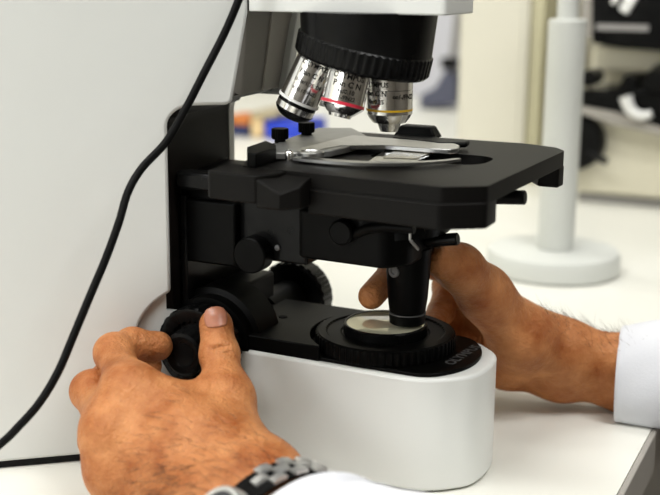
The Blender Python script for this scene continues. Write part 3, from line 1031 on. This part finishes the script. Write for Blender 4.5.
# ---- right hand (far side), fingers closed round the condenser barrel
RH = dict(
    wR=at(563, 351, .690), wU=at(560, 368, .702),
    fR=at(640, 364, .690), fU=at(640, 391, .698),
    eR=at(900, 385, .640), eU=at(900, 418, .655),
    tc=at(520, 337, .672), tm=at(484, 292, .650), ti=at(461, 267, .628), tt=at(439, 261, .614),
    m1=at(478, 292, .700), i1=at(432, 262, .682), i2=at(393, 272, .650), i3=at(371.5, 296, .632),
    m2=at(478, 318, .718), d1=at(448, 286, .705), d2=at(441, 312, .685), d3=at(430, 326, .665),
    m3=at(482, 338, .722), r1=at(458, 300, .712), r2=at(450, 328, .700), r3=at(449, 345, .690),
    m4=at(490, 352, .722), l1=at(474, 312, .705), l2=at(470, 336, .695), l3=at(472, 352, .690),
    hy=at(507, 357, .700),
)


def right_hand(F):
    P = {k: np.array(v) for k, v in RH.items()}
    palm = F.empty()
    k = .012
    F.cone(palm, P['eR'], P['fR'], .015, .0168, k)
    F.cone(palm, P['eU'], P['fU'], .015, .0165, k)
    F.cone(palm, P['fR'], P['wR'], .0168, .0158, k)
    F.cone(palm, P['fU'], P['wU'], .0165, .0150, k)
    F.cone(palm, P['wR'], P['m1'], .0175, .0110, k)
    F.cone(palm, P['wR'] * .5 + P['wU'] * .5, P['m2'], .0175, .0110, k)
    F.cone(palm, P['wU'], P['m3'], .0170, .0108, k)
    F.cone(palm, P['wU'], P['m4'], .0170, .0102, k)
    F.cone(palm, P['m1'], P['m4'], .0105, .0100, k)
    F.cone(palm, P['wU'], P['hy'], .0150, .0168, .010)
    F.cone(palm, P['hy'], P['m4'], .0165, .0110, .010)
    F.cone(palm, P['wR'], P['tc'], .0160, .0168, .010)
    F.cone(palm, P['tc'], P['tm'], .0170, .0118, .010)
    F.cone(palm, P['tc'], P['hy'], .0150, .0150, .014)
    F.cone(palm, P['tm'], P['m1'], .0105, .0095, .012)
    out = None
    for ch in (('m1', 'i1', 'i2', 'i3', .0100, .0088, .0080, .0076),
               ('m2', 'd1', 'd2', 'd3', .0102, .0088, .0080, .0074),
               ('m3', 'r1', 'r2', 'r3', .0098, .0084, .0078, .0072),
               ('m4', 'l1', 'l2', 'l3', .0088, .0076, .0070, .0064),
               ('tm', 'ti', 'tt', None, .0126, .0106, .0086, 0)):
        G = F.empty()
        rs = ch[4:]
        F.cone(G, P[ch[0]], P[ch[1]], rs[0], rs[1], 0)
        F.cone(G, P[ch[1]], P[ch[2]], rs[1] * .97, rs[2], .004)
        F.cone(G, P[ch[1]], P[ch[1]] + 1e-4, rs[1] * 1.05, rs[1] * 1.05, .004)
        if ch[0] == 'tm':
            F.cone(G, P['ti'] * .75 + P['tt'] * .25, P['tm'] * .6 + P['tc'] * .4 + np.array([0, 0, -.001]), .0092, .0130, .012)
        if ch[3]:
            F.cone(G, P[ch[2]], P[ch[3]], rs[2] * .97, rs[3], .004)
        U = smin_arr(palm, G, .009)
        out = U if out is None else np.minimum(out, U)
    # creases at the thumb joint
    n = np.array(CAM_LOC) - P['ti']
    n /= np.linalg.norm(n)
    ax = (P['tt'] - P['tm']) / np.linalg.norm(P['tt'] - P['tm'])
    b = np.cross(ax, n)
    c = P['ti'] + n * .0108 + ax * .002
    F.carve(out, c - b * .005, c + b * .006, .0006, .0022)
    c = P['ti'] + n * .0112 - ax * .004
    F.carve(out, c - b * .005, c + b * .006, .0004, .0020)
    return out


allV, allQ, base_i = [], [], 0
fields = {}
for nm, D, fn in (('L', LH, left_hand), ('R', RH, right_hand)):
    pts = np.array([list(v) for v in D.values()])
    F, S = hand_field(pts, 0.00125, fn)
    V, Q = F.mesh(S)
    fields[nm] = (V, base_i)
    allV.append(V)
    allQ.append(Q + base_i)
    base_i += len(V)
V = np.concatenate(allV)
V[:, 2] = np.where(V[:, 0] < 0.150, np.maximum(V[:, 2], 0.0008), V[:, 2])   # flesh flattens where it rests on the bench
Q = np.concatenate(allQ)
pm = mesh_from('person', V, Q)
person = link('person', pm, M['skin'], None, smooth=0)
for p in pm.polygons:
    p.use_smooth = True
tag(person, 'person in white lab coat, both hands turning the knobs of the microscope', 'person')

# thumbnail of the left hand
def nail(tip, joint, r, facing, length, width_deg, name='fingernail'):
    a = (tip - joint).normalized()
    n = facing - tip
    n = (n - a * n.dot(a)).normalized()
    b = a.cross(n)
    bm = NB()
    nu, nv = 14, 14
    g = []
    for i in range(nu + 1):
        u = i / nu
        row = []
        for j in range(nv + 1):
            v = -1 + 2 * j / nv
            # oval outline
            wid = width_deg * (1 - 0.25 * (2 * abs(u - 0.5)) ** 3.0)
            lng = length * (1 - 0.16 * v * v * (1 if u > .5 else 1.2))
            s = (u - 0.45) * lng
            ang = math.radians(wid) * v
            rad = r + 0.0004
            drop = 0.0
            if s > 0:
                rr = r * r - (s * 0.62) ** 2
                rad = math.sqrt(max(rr, 0)) + 0.0005
            row.append(bm.verts.new(tip + a * (s + 0.001) + (n * math.cos(ang) + b * math.sin(ang)) * rad))
        g.append(row)
    for i in range(nu):
        for j in range(nv):
            bm.faces.new((g[i][j], g[i][j + 1], g[i + 1][j + 1], g[i + 1][j]))
    o = obj(name, bm, M['nail'], person, smooth=60)
    md = o.modifiers.new('thick', 'SOLIDIFY')
    md.thickness = 0.0006
    md.offset = -1
    return o


nail(LH['tt'], LH['ti'], 0.0089, CAM_LOC + Vector((0.0, 0.02, 0.15)), 0.0115, 40)

# ---- arm hair: many fine strands, one part per arm
def hairs(Vs, test, count, flow, name, seed):
    r = np.random.default_rng(seed)
    cu = bpy.data.curves.new(name, 'CURVE')
    cu.dimensions = '3D'
    cu.bevel_depth = 0.00008
    cu.bevel_resolution = 0
    sel = np.array([v for v in Vs if test(v)])
    pick = sel[r.choice(len(sel), count)]
    for v in pick:
        c = flow(v)
        nrm, fl = c
        q = Vector(v) + Vector(r.normal(0, .0004, 3))
        fl2 = (fl + Vector(r.normal(0, .35, 3))).normalized()
        L = r.uniform(.005, .011)
        sp = cu.splines.new('POLY')
        sp.points.add(3)
        for i in range(4):
            t = i / 3
            p = q + fl2 * (L * t) + nrm * (L * (.38 * t - .18 * t * t)) - nrm * .0004
            sp.points[i].co = (*p, 1)
            sp.points[i].radius = 1.0 - .7 * t
    cu.materials.append(M['hair'])
    o = bpy.data.objects.new(name, cu)
    COL.objects.link(o)
    dg = bpy.context.evaluated_depsgraph_get()
    me = bpy.data.meshes.new_from_object(o.evaluated_get(dg))
    bpy.data.objects.remove(o)
    o2 = bpy.data.objects.new(name, me)
    COL.objects.link(o2)
    o2.parent = person
    o2['kind'] = 'stuff'
    return o2


def axis_flow(a, b, extra):
    a, b = Vector(a), Vector(b)
    d = (b - a).normalized()
    def f(v):
        p = Vector(v)
        c = a + d * (p - a).dot(d)
        return (p - c).normalized(), (d * 0.9 + extra).normalized()
    return f


VL = fields['L'][0]
VR = V[fields['R'][1]:]
wl = (np.array(LH['wR']) + np.array(LH['wU'])) / 2
ml = (np.array(LH['m1']) + np.array(LH['m3'])) / 2
dl = ml - wl
Ll = np.linalg.norm(dl)
dl = dl / Ll
camv = np.array(CAM_LOC)
def tl(v):
    t = (v - wl) @ dl
    w = v - wl - dl * t
    return -0.02 < t < Ll * .72 and (w @ (camv - wl)) > 0.002 and rng.random() < (1.0 - 0.85 * max(0, t) / (Ll * .72))
hairs(VL, tl, 1500, axis_flow(wl, ml, Vector((-0.1, -0.1, -0.55))), 'arm_hair', 3)
wr = (np.array(RH['wR']) + np.array(RH['wU'])) / 2
fr_ = (np.array(RH['fR']) + np.array(RH['fU'])) / 2
dr = fr_ - wr
Lr = np.linalg.norm(dr)
dr = dr / Lr
def tr(v):
    t = (v - wr) @ dr
    w = v - wr - dr * t
    return -0.02 < t < Lr and w[2] > 0.006
hairs(VR, tr, 900, axis_flow(wr, fr_, Vector((-1.7, 0.1, 0.3))), 'arm_hair', 5)

# ---- lab coat sleeves
def sleeve(path, rad, name, cuff, seed, squash, up):
    """path centre points, rad function(t); rings with folds; rolled cuff end"""
    r = np.random.default_rng(seed)
    ph = r.uniform(0, 6.28, 12)
    P = spline(path, 16)
    n = len(P)
    seg = 64
    bm = NB()
    rings = []
    upv = Vector(up)
    def ring(i, scale, shift):
        p = P[i]
        d = (P[min(i + 1, n - 1)] - P[max(i - 1, 0)]).normalized()
        x = (upv - d * upv.dot(d)).normalized()
        y = d.cross(x)
        t = i / (n - 1)
        out = []
        for k in range(seg):
            a = 2 * math.pi * k / seg
            fold = 1 + (0.35 + 0.65 * min(1, t * 3)) * (0.035 * math.sin(3 * a + ph[0] + 5 * t) + 0.03 * math.sin(2 * a + ph[1] - 9 * t) + 0.03 * math.sin(14 * t + ph[2] + 1.5 * math.cos(a + ph[4])) + 0.012 * math.sin(7 * a + 20 * t + ph[3]))
            rr = rad(t) * fold * scale
            q = p + d * shift + x * math.cos(a) * rr * squash + y * math.sin(a) * rr
            q.z = max(q.z, 0.0012)
            out.append(bm.verts.new(q))
        return out
    rings.append(ring(0, 0.88, 0.012))
    rings.append(ring(0, 0.93, 0.0))
    rings.append(ring(0, 0.99, -0.0012))
    for i in range(n):
        rings.append(ring(i, 1.0 + (0.02 if i < 2 else 0), 0))
    for a, b in zip(rings, rings[1:]):
        for k in range(seg):
            j = (k + 1) % seg
            bm.faces.new((a[k], a[j], b[j], b[k]))
    bm.faces.new(rings[-1])
    return obj(name, bm, M['cloth'], person, smooth=70)


def mid3(D, a, b, t=.5):
    return D[a].lerp(D[b], t)


fR_ = mid3(RH, 'fR', 'fU')
eR_ = mid3(RH, 'eR', 'eU')
wR_ = mid3(RH, 'wR', 'wU')
d = (eR_ - fR_).normalized()
pc = fR_ + d * -0.0115
sleeve([pc, pc + d * .03, pc + d * .07, pc + d * .13, pc + d * .22], lambda t: 0.0312 + 0.018 * t, 'coat_sleeve', 0, 11, 1.0, (0, 0, 1))['label'] = 'right sleeve of the white lab coat'
fL_ = mid3(LH, 'fR', 'fU')
eL_ = mid3(LH, 'eR', 'eU')
wL_ = mid3(LH, 'wR', 'wU')
d = (fL_ - wL_).normalized()
d2 = (eL_ - fL_).normalized()
pc = wL_.lerp(fL_, .80)
dn = Vector((0, 0, -0.0055))
sleeve([pc + dn, pc + d * .025 + dn, fL_ + d2 * .02 + dn, fL_ + d2 * .07 + dn, fL_ + d2 * .16], lambda t: 0.0372 + 0.010 * t + 0.0042 * math.cos(2 * math.pi * (t - .06) / .15) * max(0, 1 - 1.5 * t), 'coat_sleeve', 0, 23, 0.92, (0, 0, 1))['label'] = 'left sleeve of the white lab coat'

# ------------------------------------------------------------------ WRISTWATCH on the left wrist
watch = thing('wristwatch', 'steel wristwatch with link bracelet on the left wrist', 'watch', tuple(wL_))
axw = (fL_ - wL_).normalized()
wid = (LH['wR'] - LH['wU'])
wid = (wid - axw * wid.dot(axw)).normalized()
nrmw = axw.cross(wid)
if nrmw.dot(CAM_LOC - wL_) < 0:
    nrmw = -nrmw
cw = wL_ + axw * 0.036
half_w = (LH['wR'] - LH['wU']).length / 2 * (1 - .2) + 0.0222
half_n = 0.0228


def wpt(a, off, s):
    return cw + axw * s + wid * math.cos(a) * (half_w + off) + nrmw * math.sin(a) * (half_n + off)


bm = NB()
SEG = 96
grid = []
for k in range(SEG):
    a = 2 * math.pi * k / SEG
    grid.append([bm.verts.new(wpt(a, o_, s_)) for o_, s_ in ((0.0, -0.0088), (0.0012, -0.0088), (0.0012, 0.0088), (0.0, 0.0088))])
for k in range(SEG):
    A, B = grid[k], grid[(k + 1) % SEG]
    for i in range(4):
        j = (i + 1) % 4
        bm.faces.new((A[i], A[j], B[j], B[i]))
obj('bracelet_backing', bm, M['ink'], watch)
bm = NB()
nl = 19
colw = [(-0.0088, -0.0036), (-0.0025, 0.0025), (0.0036, 0.0088)]
for k in range(nl):
    for c, (s0, s1) in enumerate(colw):
        off = 0.5 if c == 1 else 0.0
        a0 = 2 * math.pi * (k + off) / nl
        a1 = a0 + 2 * math.pi / nl * 0.60
        am = (a0 + a1) / 2
        if 0.54 * math.pi < am % (2 * math.pi) < 0.90 * math.pi:
            continue
        vs = []
        for a in (a0, am, a1):
            hgt = 0.0030 if a == am else 0.0026
            vs.append([bm.verts.new(wpt(a, .0009, s0)), bm.verts.new(wpt(a, hgt, s0 + .0003)), bm.verts.new(wpt(a, hgt, s1 - .0003)), bm.verts.new(wpt(a, .0009, s1))])
        for i in range(2):
            for j in range(4):
                jj = (j + 1) % 4
                bm.faces.new((vs[i][j], vs[i][jj], vs[i + 1][jj], vs[i + 1][j]))
        bm.faces.new(vs[0][::-1]); bm.faces.new(vs[2])
obj('bracelet', bm, M['watch_steel'], watch, smooth=30)
DA = 0.77 * math.pi
bn = (wid * (math.cos(DA) / half_w) + nrmw * (math.sin(DA) / half_n)).normalized()
bt_ = axw.cross(bn).normalized()
cc = wpt(DA, 0.0015, 0.006)
bm = NB(); lathe(bm, [(-0.001, 0.0160), (0.0005, 0.0182), (0.0055, 0.0182), (0.0068, 0.0175), (0.0072, 0.0160), (0.0066, 0.0155), (0.0066, 0)], cc, bn, 64); obj('watch_case', bm, M['watch_steel'], watch, smooth=30)
bm = NB(); lathe(bm, [(0.0060, 0.0154), (0.0068, 0.0154), (0.0068, 0)], cc, bn, 48); dl_ = obj('dial', bm, M['dial'], watch, smooth=30)
bm = NB()
for k in range(12):
    a = 2 * math.pi * k / 12
    q = cc + (bt_ * math.cos(a) + axw * math.sin(a)) * 0.0125 + bn * 0.0069
    cyl(bm, q, q + bn * 0.0003, 0.0008, seg=8)
obj('hour_marks', bm, M['bandwhite'], dl_)
bm = NB()
q = cc + axw * -0.0182 + bn * 0.003
cyl(bm, q, q - axw * 0.0035, 0.0026, ch=.0004); obj('crown', bm, M['steel'], watch)

#ENVIRONMENT
# ------------------------------------------------------------------ POWER CABLE hanging in front of the panel
cpts = [(-0.01, 0.0, 0.3405), (-0.03, -0.022, 0.3412), (-0.042, -0.040, 0.3440), (-0.048, -0.054, 0.3425), (-0.050, -0.0620, 0.330), at(256, -48, .568), at(241, -6, .566), at(225, 32, .57), at(203, 75, .567), at(185, 110, .566), at(166, 142, .566), at(142, 168, .564), at(128, 192, .560), at(119, 222, .556), at(106, 258, .552), at(90, 296, .548), at(73, 337, .545), at(58, 372, .542), at(40, 402, .540), at(20, 425, .538), at(-2, 446, .536), at(-60, 490, .530)]
bm = NB()
tube(bm, spline(cpts, 8), 0.00205, 14)
tag(obj('power_cable', bm, M['cable'], None, smooth=60), 'black power cable hanging in front of the white microscope body', 'cable')

# ------------------------------------------------------------------ BACKGROUND
# white pole stand on a round base
sb = thing('pole_stand', 'pale grey pole stand with wide round base behind the microscope stage', 'stand', (-0.0165, 0.432, 0))
bm = NB(); lathe(bm, [(0.0004, 0.0585), (0.002, 0.0610), (0.015, 0.0610), (0.0195, 0.0588), (0.0205, 0.054), (0.0205, 0)], (-0.0165, 0.432, 0), (0, 0, 1), 72); obj('round_base', bm, M['stand'], sb)
bm = NB(); lathe(bm, [(0.021, 0.0166), (0.2260, 0.0166), (0.2272, 0.0156), (0.2272, 0)], (-0.0145, 0.432, 0), (0, 0, 1), 48); obj('pole', bm, M['stand'], sb)
bm = NB(); cyl(bm, (-0.0150, 0.432, 0.2250), (-0.0150, 0.432, 0.40), 0.0092); obj('upper_rod', bm, M['stand'], sb)

# the second microscope at the right edge
m2 = thing('microscope', 'blurred cream and black microscope standing behind the pole stand', 'microscope', (0.02, 0.82, 0))
bm = NB()
b2 = [(-0.082, 0.012), (0.16, 0.012), (0.16, 0.084), (0.03, 0.092), (-0.02, 0.104), (-0.055, 0.116), (-0.082, 0.118)]
prism(bm, b2, 0.76, 0.86, 'y')
obj('base', bm, M['cream'], m2, bevel=0.006, seg=3)
bm = NB(); bx(bm, -0.076, 0.155, 0.768, 0.855, 0.0, 0.013); obj('base_foot', bm, M['greyplastic'], m2, bevel=0.002)
bm = NB(); bx(bm, -0.080, 0.16, 0.83, 0.90, 0.10, 0.36); bx(bm, -0.072, 0.14, 0.775, 0.84, 0.155, 0.185); obj('arm', bm, M['cream'], m2, bevel=0.006, seg=3)
bm = NB()
prism(bm, rounded([(-0.063, 0.190), (-0.070, 0.30), (0.13, 0.30), (0.13, 0.186), (0.02, 0.1835), (-0.03, 0.1855)], 0.006, 3), 0.735, 0.80, 'y')
hd = obj('nosepiece_housing', bm, M['satin'], m2, bevel=0.003)
bm = NB(); bx(bm, -0.078, -0.062, 0.745, 0.79, 0.196, 0.30); obj('hinge', bm, M['edge'], hd)
bm = NB(); box(bm, (-0.024, 0.733, 0.235), (0.012, 0.006, 0.022), Matrix.Rotation(0.5, 3, 'Y')); box(bm, (-0.038, 0.733, 0.24), (0.006, 0.006, 0.014), Matrix.Rotation(0.5, 3, 'Y')); obj('housing_glints', bm, M['bandwhite'], hd, bevel=0.002)  # white blocks painted in as highlights on the black housing
bm = NB(); bx(bm, -0.058, 0.0, 0.732, 0.736, 0.205, 0.212); obj('trim_strip', bm, M['greyplastic'], hd)
bm = NB()
prism(bm, rounded([(-0.074, 0.118), (-0.074, 0.136), (-0.045, 0.137), (-0.030, 0.142), (-0.025, 0.155), (-0.012, 0.155), (-0.010, 0.140), (0.13, 0.140), (0.13, 0.095), (0.02, 0.098), (-0.03, 0.112)], 0.003, 3), 0.742, 0.83, 'y')
obj('stage', bm, M['satin'], m2, bevel=0.002)
bm = NB()
prism(bm, [(-0.03, 0.098), (-0.074, 0.110), (-0.074, 0.1175), (-0.03, 0.1125), (0.02, 0.0985), (0.08, 0.0955), (0.08, 0.086), (0.02, 0.090)], 0.738, 0.80, 'y')
obj('stage_rail', bm, M['edge'], m2)
bm = NB(); tube(bm, spline([(-0.020, 0.733, 0.132), (-0.014, 0.733, 0.118), (-0.002, 0.733, 0.111), (0.010, 0.733, 0.114)], 6), lambda t: 0.0075 - 0.003 * t, 12); obj('white_clip', bm, M['bandwhite'], m2)
bm = NB(); cyl(bm, (-0.064, 0.775, 0.150), (-0.064, 0.735, 0.150), 0.0095); obj('stage_knob', bm, M['satin'], m2)
bm = NB(); cyl(bm, (0.010, 0.775, 0.155), (0.010, 0.735, 0.150), 0.013); obj('stage_knob', bm, M['satin'], m2)
bm = NB(); lathe(bm, [(0, 0.032), (0.022, 0.032), (0.025, 0.030), (0.025, 0)], (-0.076, 0.762, 0.074), (0, -1, 0), 48); cyl(bm, (-0.060, 0.735, 0.064), (-0.036, 0.733, 0.056), 0.0042); obj('focus_knob', bm, M['satin'], m2)

# cream cabinet standing on the bench
cab = thing('cabinet', 'tall cream metal cabinet with yellowish shaded side, left of the pole stand', 'cabinet', (-0.20, 0.95, 0))
bm = NB(); bx(bm, -0.262, -0.170, 0.85, 1.05, 0.0006, 0.42); obj('cabinet_body', bm, M['cream_cabinet'], cab, bevel=0.002)
bm = NB(); bx(bm, -0.1700, -0.1535, 0.858, 1.05, 0.0006, 0.42); obj('side_panel', bm, M['cream_shade'], cab, bevel=0.001)  # darker yellowish colour stands for the shade on this side
bm = NB(); bx(bm, -0.255, -0.178, 0.8485, 0.8505, 0.01, 0.40); dr_ = obj('door', bm, M['cream_cabinet'], cab, bevel=0.001)
c2 = thing('cabinet', 'pale cream storage cabinet at far back, beside the blurred second microscope', 'cabinet', (-0.05, 1.10, 0))
bm = NB(); bx(bm, -0.150, 0.25, 1.06, 1.25, 0.0006, 0.60); obj('cabinet_body', bm, M['cream_cabinet'], c2, bevel=0.002)

# post with black clamp and blue-grey case, far back
ps = thing('clamp_stand', 'blurred grey post with black clamp and blue-grey foot, seen right of the nosepiece', 'stand', (-0.60, 1.66, 0.0))
q0, q1 = on(449, 100, 1, 1.60), on(463, -30, 1, 1.60)
bm = NB(); cyl(bm, (q0.x, 1.60, q0.z), (q1.x, 1.60, q1.z), 0.0085); obj('post', bm, M['greyplastic'], ps)
qc = on(450, 63, 1, 1.59)
bm = NB(); box(bm, qc, (0.030, 0.03, 0.022)); obj('clamp', bm, M['satin'], ps, bevel=0.002)
bm = NB()
ol = [on(px, py - 1.2, 1, 1.58) for px, py in ((420, 97), (436, 88), (446, 70), (455, 78), (456, 106), (420, 111))]
prism(bm, [(p.x, max(0.0006, p.z)) for p in ol], 1.575, 1.66, 'y'); obj('foot_case', bm, M['bluegrey'], ps, bevel=0.004)
lp = thing('storage_box', 'pale lilac box far back, behind the clamp stand', 'box', (-0.65, 1.9, 0))
bm = NB(); bx(bm, -0.95, -0.36, 1.80, 2.0, 0.0006, 0.45); obj('box_body', bm, M['lilac'], lp, bevel=0.004); bm = NB(); bx(bm, -0.96, -0.35, 1.79, 2.01, 0.45, 0.47); obj('lid', bm, M['lilac'], lp)
# coloured supplies seen through the arm
def supply(name, label, cat, pix, Y, depth, m, part):
    a, b = on(pix[0], pix[1], 1, Y), on(pix[2], pix[3], 1, Y)
    x0, x1 = min(a.x, b.x), max(a.x, b.x)
    z1 = max(a.z, b.z)
    t = thing(name, label, cat, ((x0 + x1) / 2, Y, 0.0))
    bm = NB(); bx(bm, x0, x1, Y, Y + depth, 0.0006, z1)
    obj(part, bm, m, t, bevel=0.004)
    bm = NB(); bx(bm, x0, x1, Y, Y + depth, z1 + 0.0001, z1 + .004)
    obj('lid', bm, m, t, bevel=0.0015)
    return z1 + .004


za = supply('storage_tub', 'bright blue plastic tub on the bench, seen through the opening of the microscope arm', 'tub', (264, 123.5, 300, 152), 1.05, 0.10, M['blue'], 'tub_body')
zb = supply('supply_box', 'tan upright box between the navy tub and the bright blue tub', 'box', (250, 121, 262.5, 152), 1.05, 0.05, M['tan'], 'box_body')
zc = supply('storage_tub', 'dark navy plastic tub under the orange tray', 'tub', (226, 127, 248.5, 154), 1.05, 0.06, M['darkblue'], 'tub_body')
a, b = on(226, 115, 1, 1.05), on(248.5, 124, 1, 1.05)
bm = NB(); bx(bm, min(a.x, b.x), max(a.x, b.x), 1.05, 1.11, zc + 0.0004, a.z)
tag(obj('tray', bm, M['orange'], None, bevel=.003), 'orange tray lying on the navy tub', 'tray')
a, b = on(238, 110, 1, 1.055), on(274, 119, 1, 1.055)
bm = NB(); bx(bm, on(250, 115, 1, 1.055).x, max(a.x, b.x), 1.055, 1.14, max(za, zb) + 0.0004, a.z)
tag(obj('cardboard_box', bm, M['olive'], None, bevel=.003), 'flat brown cardboard box lying across the tan box and blue tub', 'box')

# ------------------------------------------------------------------ LIGHT
w = bpy.data.worlds.new('world')
SC.world = w
w.use_nodes = True
w.node_tree.nodes['Background'].inputs[0].default_value = (1.0, 0.985, 0.95, 1)
w.node_tree.nodes['Background'].inputs[1].default_value = 0.25


def area(name, loc, target, size, power, color=(1, 0.998, 0.985)):
    l = bpy.data.lights.new(name, 'AREA')
    l.shape = 'RECTANGLE'
    l.size, l.size_y = size
    l.energy = power
    l.color = color
    o = bpy.data.objects.new(name, l)
    o.location = loc
    d = Vector(target) - Vector(loc)
    o.rotation_euler = d.to_track_quat('-Z', 'Y').to_euler()
    COL.objects.link(o)


area('ceiling_lamp', (-0.5, -0.9, 1.87), (-0.5, -0.9, 0), (1.3, 0.30), 21)
area('ceiling_lamp', (-0.5, 0.5, 1.87), (-0.5, 0.5, 0), (1.3, 0.30), 9)
area('ceiling_lamp', (1.1, -0.4, 1.87), (1.1, -0.4, 0), (1.3, 0.30), 24)
area('ceiling_lamp', (-0.4, 1.7, 1.87), (-0.4, 1.7, 0), (1.3, 0.30), 8)
area('front_fill', (-0.9, -2.55, 0.75), (-0.7, 0, 0.3), (1.3, 1.3), 33, (0.97, 0.99, 1.0))  # added fill from the camera side, no known window there

SC.view_settings.view_transform = 'Standard'
SC.view_settings.look = 'None'
SC.view_settings.gamma = 1.0
SC.view_settings.use_curve_mapping = False
SC.view_settings.exposure = 0.3
